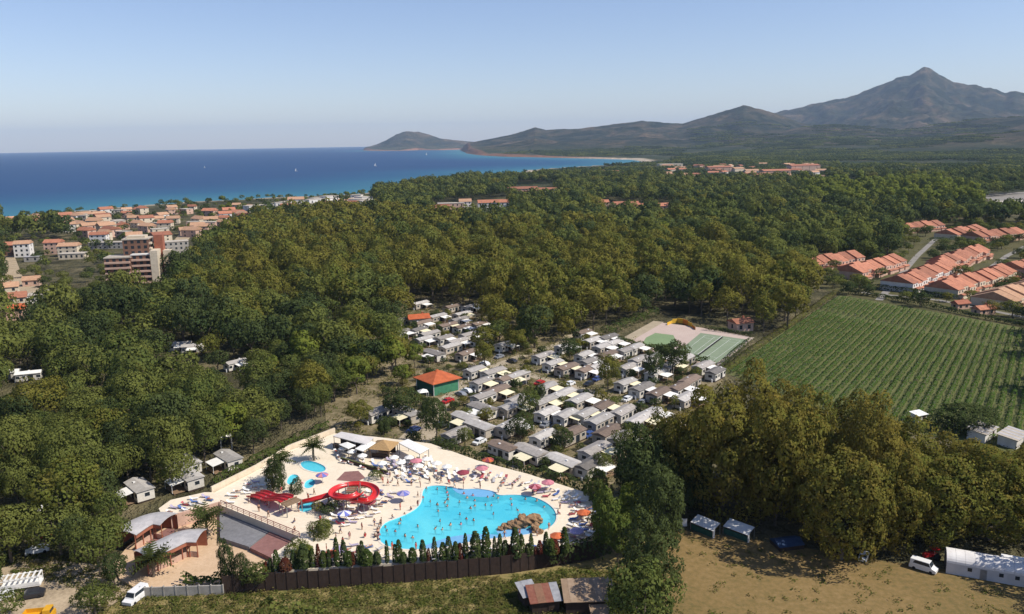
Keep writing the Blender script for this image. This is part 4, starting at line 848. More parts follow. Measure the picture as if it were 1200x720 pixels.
# ================================================================== people (skin-modifier bodies, five poses)
M_skin = mat('skin', (0.46, 0.27, 0.18), (0.36, 0.20, 0.13), 3, 0.6, var=0.25); M_hair = mat('hair', (0.05, 0.03, 0.02), None, 4)
SUITS = [mat('swim_navy', (0.03, 0.05, 0.16), None, 4), mat('swim_red', (0.45, 0.05, 0.05), None, 4), mat('swim_black', (0.02, 0.02, 0.022), None, 4), mat('swim_pink', (0.55, 0.20, 0.28), None, 4), mat('swim_white', (0.70, 0.69, 0.66), None, 4)]
def body(pose, suit, seed):
    J = {'pelvis': (0, 0, .95), 'waist': (0, 0, 1.12), 'chest': (0, 0, 1.34), 'neck': (0, 0, 1.50), 'head': (0, -.02, 1.60), 'crown': (0, -.01, 1.74)}
    for s, n in ((-1, 'l'), (1, 'r')):
        J['sh' + n] = (s * .19, 0, 1.42); J['el' + n] = (s * .25, .02, 1.14); J['wr' + n] = (s * .27, -.06, .9); J['ha' + n] = (s * .27, -.09, .78)
        J['hi' + n] = (s * .1, 0, .9); J['kn' + n] = (s * .12, -.02, .5); J['an' + n] = (s * .12, .02, .09); J['to' + n] = (s * .13, -.16, .03)
    if pose == 'walk':
        J['knl'] = (-.1, -.2, .52); J['anl'] = (-.1, -.22, .1); J['tol'] = (-.1, -.4, .05); J['knr'] = (.1, .08, .5); J['anr'] = (.1, .3, .16); J['tor'] = (.1, .18, .03); J['ell'] = (-.26, .16, 1.18); J['wrl'] = (-.27, .2, .95); J['hal'] = (-.27, .2, .83); J['elr'] = (.26, -.1, 1.16); J['wrr'] = (.27, -.3, 1.0); J['har'] = (.27, -.38, .92)
    if pose in ('sit',):
        for k in list(J): x, y, z = J[k]; J[k] = (x, y, z - .5)
        for s, n in ((-1, 'l'), (1, 'r')): J['kn' + n] = (s * .12, -.45, .46); J['an' + n] = (s * .12, -.5, .07); J['to' + n] = (s * .12, -.66, .03); J['wr' + n] = (s * .2, -.3, .5); J['ha' + n] = (s * .18, -.4, .5)
    if pose == 'reach': J['elr'] = (.34, -.1, 1.6); J['wrr'] = (.36, -.16, 1.85); J['har'] = (.36, -.18, 1.96)
    E_ = [('pelvis', 'waist'), ('waist', 'chest'), ('chest', 'neck'), ('neck', 'head'), ('head', 'crown')]
    for n in 'lr': E_ += [('chest', 'sh' + n), ('sh' + n, 'el' + n), ('el' + n, 'wr' + n), ('wr' + n, 'ha' + n), ('pelvis', 'hi' + n), ('hi' + n, 'kn' + n), ('kn' + n, 'an' + n), ('an' + n, 'to' + n)]
    Rr_ = {'pelvis': .15, 'waist': .125, 'chest': .155, 'neck': .06, 'head': .095, 'crown': .075, 'sh': .07, 'el': .045, 'wr': .032, 'ha': .038, 'hi': .1, 'kn': .062, 'an': .042, 'to': .035}
    ks = list(J); me = bpy.data.meshes.new('tmp'); me.from_pydata([J[k] for k in ks], [(ks.index(a), ks.index(b_)) for a, b_ in E_], []); o = bpy.data.objects.new('tmp', me); col.objects.link(o)
    md = o.modifiers.new('s', 'SKIN'); 
    for i, k in enumerate(ks): r = Rr_.get(k, Rr_.get(k[:2], .05)); me.skin_vertices[0].data[i].radius = (r, r * (.8 if k in ('chest', 'waist', 'pelvis') else 1)); me.skin_vertices[0].data[i].use_root = k == 'pelvis'
    dg = bpy.context.evaluated_depsgraph_get(); res = bpy.data.meshes.new_from_object(o.evaluated_get(dg)); bpy.data.objects.remove(o); res.name = 'person'
    for mm in (M_skin, suit, M_hair): res.materials.append(mm)
    hz0 = J['pelvis'][2]; hd = J['head'][2]
    for p in res.polygons:
        c_ = p.center
        if c_.z > hd + .05 or (c_.z > hd - .03 and c_.y > .03): p.material_index = 2
        elif abs(c_.z - hz0) < .13 and abs(c_.x) < .24 or (seed % 2 and abs(c_.z - J['chest'][2]) < .08 and abs(c_.x) < .2): p.material_index = 1
    res.shade_smooth()
    if pose == 'lie':
        res.transform(Matrix.Rotation(-PI / 2, 4, 'X')); res.transform(Matrix.Translation((0, -.85, .14)))
    return res
PB = {}
for pose in ('stand', 'walk', 'sit', 'reach', 'lie'): PB[pose] = [body(pose, SUITS[i], i) for i in (range(5) if pose != 'reach' else range(2))]
DLM = [('at the shallow pool end', (450, 635)), ('near the red flume', (410, 600)), ('near the straw hut', (455, 545)), ('behind the blue ledge', (560, 562)), ('at the round pool end', (675, 605)), ('by the rock island', (620, 640)), ('along the columnar shrubs', (500, 652)),
       ('beside the small paddling pools', (365, 570)), ('near the straight red slides', (305, 590)), ('between flume and pool', (470, 590)), ('below the bright green trees', (670, 635)), ('on deck by the white canopy', (510, 550)), ('below the bar planter', (420, 555)), ('behind the round pool end', (630, 575)), ('near the mauve terrace', (400, 645))]
DLP = [(p, G(*q, DZ)) for p, q in DLM]
def where(p): return min(DLP, key=lambda a: (a[1] - p).length)[0]
def poly_scatter(px, n, dmin, seed, used, z=DZ, avoid=()):
    g = random.Random(seed); P = [(p.x, p.y) for p in GP(px, z)]; x0, x1 = min(p[0] for p in P), max(p[0] for p in P); y0, y1 = min(p[1] for p in P), max(p[1] for p in P); res = []
    for _ in range(n * 30):
        if len(res) >= n: break
        x, y = g.uniform(x0, x1), g.uniform(y0, y1)
        if not inside(P, x, y) or any(inside(a, x, y) for a in avoid): continue
        if any((x - a) ** 2 + (y - b_) ** 2 < dmin * dmin for a, b_ in used): continue
        used.append((x, y)); res.append(Vector((x, y, z)))
    return res
pool_fat = [(p[0], p[1]) for p in pool]
# loungers
lg = MB().box(-.32, .32, -.95, .35, .26, .34).box(-.30, -.22, -.9, -.82, 0, .26).box(.22, .30, -.9, -.82, 0, .26).box(-.30, -.22, .2, .28, 0, .26).box(.22, .30, .2, .28, 0, .26)
lg.add([(-.32, .35, .26), (.32, .35, .26), (.32, .35, .34), (-.32, .35, .34), (-.32, .9, .72), (.32, .9, .72), (.32, .87, .8), (-.32, .87, .8)], [(0, 1, 5, 4)[::-1], (3, 2, 6, 7), (4, 5, 6, 7), (0, 4, 7, 3), (1, 2, 6, 5)])
LG = [lg.mesh('sun_lounger', mm) for mm in (M_whitepl, M_whitepl, mat('lounger_grey', (0.55, 0.52, 0.50), None, 1), mat('lounger_lilac', (0.42, 0.36, 0.46), None, 1), M_whitepl, mat('towel_red', (0.50, 0.10, 0.12), None, 2), M_whitepl, mat('towel_blue', (0.10, 0.17, 0.40), None, 2))]
LNAME = ['white', 'white', 'grey', 'lilac', 'white', 'red', 'white', 'blue']
used = []; spots = []
for px, n, dm in [([(505, 548), (560, 552), (620, 565), (690, 588), (694, 600), (660, 590), (620, 575), (585, 568), (540, 564), (510, 562)], 95, 1.55), ([(668, 592), (697, 602), (697, 625), (684, 638), (655, 645), (640, 640), (666, 625), (672, 608)], 60, 1.45),
                  ([(392, 592), (440, 575), (462, 578), (440, 605), (405, 618), (388, 612)], 40, 1.6), ([(455, 540), (505, 536), (512, 560), (480, 566), (452, 556)], 45, 1.4), ([(392, 530), (440, 540), (460, 556), (430, 552), (396, 542)], 16, 1.7), ([(262, 583), (300, 565), (306, 570), (270, 590)], 10, 1.7), ([(405, 635), (440, 640), (460, 655), (400, 664)], 12, 2.0), ([(500, 648), (640, 636), (640, 646), (500, 658)], 22, 1.7)]:
    for p in poly_scatter(px, n, dm, len(spots) + 3, used, DZ, [pool_fat] + minis): spots.append(p)
for p in poly_scatter([(192, 600), (240, 580), (252, 584), (222, 598), (202, 604)], 14, 1.6, 77, used, DZ + .02): spots.append(p)
g = random.Random(21); pc = big.location
for i, p in enumerate(spots):
    d = p - pc; k = g.choice((0, 0, 0, 0, 1, 2, 2, 3, 4, 5, 6, 6, 7)); ph = where(p) if p.x > G(250, 590, DZ).x else 'on the small terrace above the arched pavilions'
    o = obj('sun_lounger', LG[k], None, p, math.atan2(d.y, d.x) - PI / 2 + g.uniform(-.5, .5) + (PI if g.random() < .2 else 0)); tag(o, f'{LNAME[k]} sun lounger {ph}', 'sun lounger', f'{LNAME[k]} sun loungers {ph}')
    if g.random() < .34:
        q = obj('person', PB['lie'][g.randrange(5)], None, p + Vector((0, 0, .34)), o.rotation_euler[2]); tag(q, f'sunbather on a {LNAME[k]} lounger {ph}', 'person', f'sunbathers on {LNAME[k]} loungers {ph}')
# people on foot and in the water
feet = []
for px, n, dm, z in [([(400, 620), (495, 580), (495, 560), (600, 570), (665, 600), (650, 630), (600, 640), (440, 655), (380, 650)], 32, 2.2, DZ), ([(262, 592), (345, 555), (400, 575), (390, 625), (352, 628)], 22, 2.2, DZ), ([(440, 548), (500, 545), (560, 560), (500, 572), (450, 570)], 22, 1.8, DZ)]:
    feet += poly_scatter(px, n, dm, n, used, z, [pool_fat] + minis)
for i, p in enumerate(feet):
    ps = g.choice(['stand', 'walk', 'walk', 'stand', 'sit', 'reach']); o = obj('person', g.choice(PB[ps]), None, p, g.uniform(0, 6.28), g.uniform(.78, 1.05)); ph = where(p)
    vb = {'stand': 'standing', 'walk': 'walking', 'sit': 'sitting on the ground', 'reach': 'raising one arm'}[ps]; tag(o, f'swimsuited person {vb} {ph}', 'person', f'people {vb} {ph}')
wet = poly_scatter([(450, 632), (452, 618), (490, 602), (500, 575), (530, 576), (560, 585), (620, 586), (640, 600), (620, 606), (580, 612), (540, 622), (500, 634), (470, 640)], 48, 1.3, 5, [], DZ - 1.28)
for i, p in enumerate(wet):
    ph = where(Vector((p.x, p.y, DZ))); z = DZ - 1.28 + (0.0 if p.x < pc.x else -.05); o = obj('person', g.choice(PB['stand'] + PB['walk'] + PB['reach']), None, (p.x, p.y, z), g.uniform(0, 6.28), g.uniform(.92, 1.05)); tag(o, f'bather standing in the turquoise water {ph}'.replace('of the lagoon pool', 'of the lagoon'), 'person', f'bathers in the water {ph}')
for i, p in enumerate(poly_scatter([(438, 630), (444, 616), (450, 612), (443, 636)], 12, .9, 9, [], DZ, [pool_fat])):
    o = obj('person', g.choice(PB['sit'] + PB['stand']), None, p, g.uniform(0, 6.28), .9); tag(o, 'person in the tight group at the shallow tip of the pool', 'person', 'group at the shallow tip of the pool')
# parasols
def parasol(p, cols, label, r=1.5):
    o = thing('parasol', label, 'parasol', p, .3); MB().tube([(0, 0, 0), (0, 0, 2.5)], .04, 6).build('pole', M_whitepl, o)
    for k in range(8):
        a, b_ = k * PI / 4, (k + 1) * PI / 4; MB().add([(0, 0, 2.6), (r * math.cos(a), r * math.sin(a), 2.0), (r * math.cos(b_), r * math.sin(b_), 2.0), (r * math.cos(b_), r * math.sin(b_), 1.85), (r * math.cos(a), r * math.sin(a), 1.85)], [(0, 1, 2), (1, 4, 3, 2)]).build('canopy_panel', cols[k % len(cols)], o)
    MB().lathe([(.3, .0), (.3, .12), (.05, .14)], 8).build('base', M_concrete, o)
P_or = mat('parasol_orange', (0.60, 0.14, 0.05), None, 2); P_bl = mat('parasol_blue', (0.16, 0.18, 0.50), None, 2); P_pk = mat('parasol_pink', (0.60, 0.22, 0.26), None, 2); P_dk = mat('parasol_wine', (0.28, 0.05, 0.07), None, 2); P_ld = mat('parasol_lilac', (0.42, 0.36, 0.55), None, 2)
for bx, by, cs_, lab in [(684, 611, [P_or], 'orange parasol at the round end of the terrace'), (653, 639, [P_or], 'orange-brown parasol near the rock island'), (390, 660, [P_or], 'orange parasol near the mauve terrace'), (473, 588, [P_bl, P_ld], 'blue and lilac parasol between flume and lagoon pool'), (543, 563, [P_dk], 'dark wine-red parasol behind the blue ledge'), (627, 580, [P_dk, P_pk], 'wine and pink parasol behind the round end'), (642, 575, [P_pk], 'pink parasol at the back of the loungers'), (565, 558, [P_pk], 'pink parasol behind the blue ledge'), (433, 598, [P_dk], 'dark red parasol below the red flume'), (404, 612, [P_bl, M_awn], 'blue and white parasol among loungers below the flume'), (378, 566, [P_bl, P_pk], 'small blue and pink parasol by the paddling pools'), (572, 548, [P_or, P_dk], 'bright red parasol at the hedge behind the loungers'), (676, 633, [P_ld], 'lilac parasol at the lower corner of the terrace'), (488, 549, [P_pk], 'pink parasol beside the white rectangular canopy'), (398, 655, [P_ld], 'lilac parasol beside the orange one')]: parasol(G(bx, by, DZ), cs_, lab)
for i, (bx, by) in enumerate([(462, 545), (470, 551), (480, 545), (491, 555), (500, 547), (512, 552), (448, 552), (524, 556), (403, 534), (413, 538), (425, 543)]): parasol(G(bx, by, DZ), [M_awn], f'white parasol, {ORD[i]} of the white ones around the bar', 1.25)

# ================================================================== MOBILE HOMES
AX, BX = rad(50.8), rad(-46.5)
def home_proto(wall, roofm, L=9.0, W=4.0, awn=None, deck=True):
    d = dict(); d['body'] = MB().box(-L / 2, L / 2, -W / 2, W / 2, .45, 2.9).mesh('body', wall); d['roof'] = MB().gable(L, W, 2.9, .75, .28, .12).mesh('roof', roofm); d['skirting'] = MB().box(-L / 2 + .1, L / 2 - .1, -W / 2 + .1, W / 2 - .1, 0, .45).mesh('skirting', M_dwood); return d
WIN = MB().box(-.5, .5, -.03, .03, -.5, .5).mesh('window', M_glass); DOOR = MB().box(-.5, .5, -.03, .03, -.5, .5).mesh('door', M_glass); FRM = MB().box(-.56, .56, -.02, .02, -.56, .56).mesh('frame', M_whitepl)
M_mroof2 = mat('mobile_roof_pale', (0.46, 0.43, 0.39), (0.34, 0.31, 0.28), 1.0, 0.7, var=0.2); M_mroof3 = mat('mobile_roof_brown', (0.22, 0.16, 0.12), (0.15, 0.11, 0.085), 1.2, 0.8, var=0.2)
HP = [home_proto(M_mwall, M_mroof), home_proto(M_mwall2, M_mroof3), home_proto(M_mwall, M_mroof2, 7.6, 3.8), home_proto(M_mwall, M_mroof3, 7.6, 3.8), home_proto(M_mwall2, M_mroof2), home_proto(M_mwall, M_mroof, 7.6, 3.8)]
VENT = MB().box(-.3, .3, -.25, .25, 3.2, 3.62).mesh('roof_vent', M_whitepl); TANK = MB().lathe([(.28, 0), (.28, 1.0), (.1, 1.15), (0, 1.15)], 8).mesh('gas_bottle', M_whitepl)
DECK = MB().box(-2.6, 2.6, -3.0, 0, .3, .42).box(-2.5, -2.3, -2.9, -2.7, 0, .3).box(2.3, 2.5, -2.9, -2.7, 0, .3).mesh('deck', M_wood)
AWN = {}
for nm, mm in (('white', M_awn), ('cream', M_awn2)): AWN[nm] = MB().add([(-2.2, -3.3, 2.35), (2.2, -3.3, 2.35), (2.2, 0, 2.75), (-2.2, 0, 2.75), (-2.2, -3.3, 2.28), (2.2, -3.3, 2.28), (2.2, 0, 2.68), (-2.2, 0, 2.68)], [(0, 1, 2, 3), (7, 6, 5, 4), (0, 4, 5, 1), (1, 5, 6, 2), (2, 6, 7, 3), (3, 7, 4, 0)]).mesh('awning', mm)
POST = MB().box(-.04, .04, -.04, .04, .4, 2.3).mesh('awning_post', M_whitepl)
def mobile_home(p, rz, label, group, v=0, awn=None, ax=1.8, name='mobile_home'):
    o = thing(name, label, 'mobile home', p, rz, group); o.scale = (1.02, 1.02, 1.0); P = HP[v]; L = 9.0 if v in (0, 1, 4) else 7.6; W = 2.0 if v in (0, 1, 4) else 1.9
    for k in ('body', 'roof', 'skirting'): obj(k, P[k], o)
    for x_, w_ in ((-3.1, 1.2), (-1.2, .9), (3.2, 1.3)): q = obj('window', WIN, o, (x_, -W - .01, 1.85), 0, (w_, 1, .9)); obj('frame', FRM, q)
    obj('door', DOOR, o, (.8, -W - .01, 1.45), 0, (1.6, 1, 1.9))
    q = obj('window', WIN, o, (L / 2 + .01, .3, 1.85), PI / 2, (1.1, 1, .9)); obj('frame', FRM, q); q = obj('window', WIN, o, (-L / 2 - .01, 0, 1.85), PI / 2, (1.3, 1, .9)); obj('frame', FRM, q)
    obj('roof_vent', VENT, o, (g.uniform(-3, 3), g.choice((-.7, .7)), 0)); obj('gas_bottle', TANK, o, (-L / 2 - .4, -.8, 0))
    if awn:
        obj('deck', DECK, o, (ax, -W, 0)); obj('awning', AWN[awn], o, (ax, -W - .02, 0))
        for x_ in (-2.1, 2.1): obj('awning_post', POST, o, (ax + x_, -W - 3.2, 0))
    return o
ROWS = {
 'upper row beyond the lane': [(637, 420, 0, 'cream'), (648, 429, 0, None), (664, 434, 0, None), (686, 437, 0, None), (700, 433, 0, None), (684, 419, 0, 'white'), (735, 434, 0, 'white'), (733, 452, 0, 'cream'), (752, 458, 0, 'white')],
 'back row below the sports courts': [(694, 402, 0, 'white'), (706, 409, 0, None), (719, 405, 0, 'white'), (733, 414, 0, None), (744, 410, 0, 'white'), (768, 421, 0, 'white')],
 'row facing the plane trees': [(772, 464, 0, 'white'), (795, 458, 0, 'white'), (803, 470, 0, 'white'), (824, 432, 0, 'white'), (838, 439, 0, None), (763, 488, 0, 'white'), (748, 496, 0, None)],
 'row along the near side of the lane': [(606, 443, 0, None), (640, 457, 0, None), (660, 465, 0, 'cream'), (679, 472, 0, None), (706, 480, 0, 'cream'), (730, 486, 0, None)],
 'second row from the lane': [(606, 472, 0, 'cream'), (637, 474, 0, 'cream'), (641, 487, 0, None), (663, 490, 0, None), (686, 489, 0, 'cream'), (702, 496, 0, None)],
 'row beside the orange-roofed hall': [(556, 437, 0, 'cream'), (578, 439, 0, 'cream'), (594, 447, 0, 'cream'), (564, 451, 0, None), (582, 461, 0, 'cream'), (600, 480, 0, None), (566, 468, 0, None)],
 'cluster behind the orange-roofed hall': [(520, 399, 0, 'white'), (528, 409, 0, None), (550, 395, 0, 'white'), (547, 417, 0, None), (509, 417, 1, 'white'), (495, 381, 0, 'white'), (475, 377, 0, 'white'), (492, 358, 0, 'white'), (503, 394, 0, None), (541, 386, 0, 'white'), (536, 403, 0, 'white'), (470, 392, 0, 'white'), (524, 384, 0, 'cream'), (551, 362, 0, 'white'), (530, 362, 0, None)],
 'pair near the bar': [(443, 486, 0, None), (478, 487, 1, 'cream')],
 'group beside the pale lane fork': [(566, 482, 1, 'white'), (545, 493, 1, 'cream'), (563, 503, 1, None), (534, 512, 0, None)],
 'front row behind the pool loungers': [(622, 533, 1, 'cream'), (661, 545, 1, 'cream'), (637, 515, 0, 'cream'), (712, 510, 0, None), (729, 517, 0, 'white'), (697, 531, 0, 'cream'), (693, 548, 0, None), (668, 512, 0, None), (590, 528, 1, None)],
}
g = random.Random(4)
for row, L in ROWS.items():
    for i, (bx, by, o_, aw) in enumerate(sorted(L)):
        if aw is None and g.random() < .6: aw = g.choice(['white', 'cream', 'white'])
        lab = f"{ORD[i]} mobile home from the left, {row}" + (f', {aw} awning' if aw else '')
        mobile_home(G(bx, by, 1.6).xy.to_3d(), (BX if o_ else AX) + g.uniform(-.06, .06), lab, 'mobile homes of the camp', g.choice((0, 0, 1, 2, 2, 3, 4, 4, 5, 5)), aw, g.uniform(.4, 2.0))
for bx, by, rz, aw, lab in [(8, 440, .35, None, 'first white-roofed caravan in the clearing of the wood'), (34, 441, .35, None, 'second white-roofed caravan in the clearing of the wood'), (212, 406, .2, 'white', 'mobile home roof glimpsed in the deep wood'), (226, 409, .2, 'white', 'second mobile home roof glimpsed in the deep wood'), (276, 428, AX, 'white', 'mobile home in dark gap of the wood'), (268, 540, BX, 'white', 'mobile home under trees beside the terrace parapet'), (220, 545, BX, 'white', 'mobile home with white awning above the sunbathing terrace'), (164, 575, BX, 'white', 'mobile home half hidden behind the arched pavilions'), (222, 562, BX, 'white', 'low white mobile home next to the sunbathing terrace')]:
    o = mobile_home(G(bx, by, 1.6).xy.to_3d(), rz, lab, None, 2, aw, .5)
    if by in (440, 441):
        for c_ in o.children:
            if c_.name.startswith('roof'): c_.data = c_.data.copy(); c_.data.materials[0] = M_whitepl
# orange-roofed hall
ha = thing('event_hall', 'square hall with bright orange pyramid roof and green panel walls', 'hall', G(513, 457), rad(-5)); n = 4; R_ = 7.0
M_or = mat('roof_orange', (0.50, 0.125, 0.045), (0.36, 0.085, 0.03), .6); M_gr = mat('green_panel', (0.06, 0.22, 0.12), (0.04, 0.16, 0.09), 1); M_dg = mat('green_panel_shade_and_net', (0.03, 0.11, 0.08), None, 1)
for k in range(n):
    a, b_ = 2 * PI * k / n, 2 * PI * (k + 1) / n; ca, sa_, cb, sb = math.cos(a), math.sin(a), math.cos(b_), math.sin(b_)
    MB().add([(R_ * ca, R_ * sa_, 0), (R_ * cb, R_ * sb, 0), (R_ * cb, R_ * sb, 4.3), (R_ * ca, R_ * sa_, 4.3)], [(0, 1, 2, 3)]).build('wall_panel', M_gr if k in (0, 3) else M_dg, ha)  # walls away from the sun get a darker green, shade put into the colour
    MB().add([((R_ + 1.3) * ca, (R_ + 1.3) * sa_, 4.1), ((R_ + 1.3) * cb, (R_ + 1.3) * sb, 4.1), ((R_ + 1.3) * cb, (R_ + 1.3) * sb, 4.3), ((R_ + 1.3) * ca, (R_ + 1.3) * sa_, 4.3), (0.6 * ca, 0.6 * sa_, 6.6), (0.6 * cb, .6 * sb, 6.6)], [(0, 1, 2, 3), (3, 2, 5, 4), (1, 0, 4, 5)]).build('roof_panel', M_or, ha)
    MB().box(-.12, .12, -.12, .12, 0, 4.3).build('corner_post', M_whitepl, ha).location = (R_ * ca, R_ * sa_, 0)
MB().lathe([(0, 7.1), (.7, 6.7), (.8, 6.4)], 8).build('roof_cap', M_or, ha)
# ================================================================== vehicles
M_tyre = mat('tyre', (0.02, 0.02, 0.02), None, 4)
def car_proto(paint, L=4.2, W=1.75, van=False):
    h0, h1 = (.95, 1.45) if not van else (1.1, 2.1)
    prof = [(-L / 2, .3), (-L / 2, .85), (-L / 2 + .75, h0), (-L / 2 + 1.35, h1), (L / 2 - (.9 if not van else .15), h1), (L / 2 - .1, h0), (L / 2, .8), (L / 2, .3)]; n = len(prof)
    ins = [1, 1, 1, .84, .84, 1, 1, 1]; v = [(x, -W / 2 * k, z) for (x, z), k in zip(prof, ins)] + [(x, W / 2 * k, z) for (x, z), k in zip(prof, ins)]
    f = [tuple(range(n))[::-1], tuple(range(n, 2 * n))] + [(i, (i + 1) % n, n + (i + 1) % n, n + i) for i in range(n)]
    b_ = MB().add(v, [q[::-1] for q in f]).mesh('body', paint); k = .86
    gl_ = MB().add([(-L / 2 + .82, -W / 2 * .93, h0 + .03), (-L / 2 + 1.3, -W / 2 * .8, h1 - .08), (-L / 2 + 1.3, W / 2 * .8, h1 - .08), (-L / 2 + .82, W / 2 * .93, h0 + .03)], [(0, 1, 2, 3)[::-1]]).mesh('windscreen', M_glass)
    for vv in gl_.vertices: vv.co.x -= .03; vv.co.z += .02
    sw_ = MB().add([(-L / 2 + .95, -W / 2 * .985, h0 + .02), (L / 2 - .5, -W / 2 * .985, h0 + .02), (L / 2 - 1.0, -W / 2 * .885, h1 - .1), (-L / 2 + 1.4, -W / 2 * .885, h1 - .1)], [(0, 1, 2, 3)]).add([(-L / 2 + .95, W / 2 * .985, h0 + .02), (L / 2 - .5, W / 2 * .985, h0 + .02), (L / 2 - 1.0, W / 2 * .885, h1 - .1), (-L / 2 + 1.4, W / 2 * .885, h1 - .1)], [(3, 2, 1, 0)]).mesh('side_window', M_glass)
    return b_, gl_, sw_, L, W
wheel = MB(); wheel.lathe([(0, -.1), (.31, -.1), (.33, 0), (.31, .1), (0, .1)], 12); wheel = wheel.mesh('wheel', M_tyre)
CARP = {nm: car_proto(mat('paint_' + nm, c_, tuple(x * .93 for x in c_), 1, .3, spec=.5), *ex) for nm, c_, ex in [('white', (.75, .75, .74), ()), ('grey', (.22, .23, .25), ()), ('black', (.025, .025, .03), ()), ('red', (.45, .02, .02), ()), ('blue', (.05, .09, .25), ()), ('white_van', (.76, .75, .73), (4.9, 1.95, True))]}
def car(p, rz, colr, label, group=None, s=1.0):
    b_, gl_, sw_, L, W = CARP[colr]; o = thing('parked_car' if 'van' not in colr else 'parked_van', label, 'car' if 'van' not in colr else 'van', p, rz, group); o.scale = (s, s, s)
    obj('body', b_, o); obj('windscreen', gl_, o); obj('side_window', sw_, o)
    for sx in (-1, 1):
        for sy in (-1, 1): q = obj('wheel', wheel, o, (sx * L * .31, sy * W * .46, .33)); q.rotation_euler = (PI / 2, 0, 0)
for bx, by, rz, c_, lab in [(632, 451, AX, 'red', 'red car beside the lane among mobile homes'), (540, 464, BX, 'grey', 'grey car near the orange-roofed hall'), (547, 460, BX, 'white', 'white car near the orange-roofed hall'), (525, 472, AX, 'red', 'dark red car at the lane fork'), (485, 506, AX, 'blue', 'blue car in front of the pair of mobile homes'), (562, 520, AX, 'white', 'white car behind the pool loungers'), (580, 522, AX, 'black', 'black car behind the pool loungers'), (700, 446, AX, 'blue', 'dark blue car in tree shade among mobile homes'), (690, 452, AX, 'black', 'black car beside the dark blue car'), (752, 474, AX, 'grey', 'grey car at the lane end'), (585, 420, AX, 'grey', 'grey car on the back lane'), (600, 425, BX, 'black', 'black car on the back lane'), (640, 500, AX, 'grey', 'grey car in the lower mobile home rows'), (650, 504, AX, 'black', 'black car in the lower mobile home rows'), (690, 512, AX, 'blue', 'blue car between lower mobile homes'), (568, 428, BX, 'white', 'white car by the olive tree among mobile homes'), (735, 470, AX, 'white', 'white car half-way along the lane'), (516, 500, BX, 'black', 'black car on the pale lane'), (612, 452, AX, 'black', 'black car at the lane beside mobile homes'), (668, 452, AX, 'white', 'white car on the bend of the lane')]: car(G(bx, by), rz, c_, lab)
# ================================================================== SPORTS COURTS
M_court = tone('court_green', [(0.3, (0.17, 0.22, 0.14)), (0.7, (0.24, 0.28, 0.19))], 0.1, 0.8, 0, 0.01); M_court2 = tone('court_bright', [(0.3, (0.16, 0.23, 0.12)), (0.7, (0.22, 0.29, 0.15))], 0.1, 0.8, 0, 0.01); M_pinkp = tone('pink_paving', [(0.3, (0.42, 0.32, 0.27)), (0.7, (0.52, 0.42, 0.36))], .15, 1, 0, .01)
M_line = mat('court_line', (0.78, 0.78, 0.74), None, 1)
sheet('court_apron', GP([(735, 402), (772, 378), (820, 384), (884, 396), (838, 432), (770, 420)]), 0.05, M_pinkp)
ct = sheet('tennis_court', GP([(821, 390.5), (877, 398.5), (837, 428), (790, 416)]), 0.058, M_court); sheet('ball_court', GP([(757, 396), (768, 390.5), (789, 393), (795, 404), (780, 412), (752, 404)]), 0.058, M_court2)
Q = GP([(826, 393.5), (868, 399.5), (836, 423), (800, 414)])
def lerp2(u, v_): return (Q[0] * (1 - u) + Q[1] * u) * (1 - v_) + (Q[3] * (1 - u) + Q[2] * u) * v_
def line(a, b_, w=.05):
    d = (b_ - a).normalized(); n_ = Vector((-d.y, d.x, 0)) * w; MB().add([a - n_, b_ - n_, b_ + n_, a + n_], [(0, 1, 2, 3)]).build('court_line', M_line, ct).location.z = 0.066
for v_ in (0, .12, .88, 1): line(lerp2(0, v_), lerp2(1, v_))
for u in (0, 1, .28, .72): line(lerp2(u, 0), lerp2(u, 1))
line(lerp2(.28, .5), lerp2(.72, .5))
net = thing('tennis_net', 'dark net across the green tennis court', 'net', lerp2(.5, 0)); d = lerp2(.5, 1) - lerp2(.5, 0)
o = MB().box(0, d.length, -.03, .03, .1, .95).build('netting', M_tyre, net); o.rotation_euler = (0, 0, math.atan2(d.y, d.x)); o = MB().box(0, d.length, -.05, .05, .95, 1.05).build('net_band', M_line, net); o.rotation_euler = (0, 0, math.atan2(d.y, d.x))
for k in (0, 1): MB().tube([d * k, d * k + Vector((0, 0, 1.1))], .06, 6).build('net_post', M_steel, net)
ar = thing('curved_play_wall', 'curved yellow and orange play wall behind the pale court paving', 'wall', G(800, 384)); cols_ = [mat('play_yellow', (.75, .45, .04), None, 2), mat('play_orange', (.65, .22, .03), None, 2)]
AP = GP([(782, 381.5), (788, 379), (794, 378.5), (800, 379.5), (806, 381.5), (811, 384), (815, 387)])
for i in range(len(AP) - 1):
    a, b_ = AP[i] - ar.location, AP[i + 1] - ar.location; hh = .9 + 1.3 * math.sin(PI * (i + .5) / 6); MB().add([a, b_, b_ + Vector((0, 0, hh)), a + Vector((0, 0, hh)), a + Vector((0, .4, 0)), b_ + Vector((0, .4, 0)), b_ + Vector((0, .4, hh)), a + Vector((0, .4, hh))], [(0, 1, 2, 3), (5, 4, 7, 6), (3, 2, 6, 7), (0, 3, 7, 4), (1, 5, 6, 2)]).build('wall_panel', cols_[i % 2 if i > 1 else 0], ar)
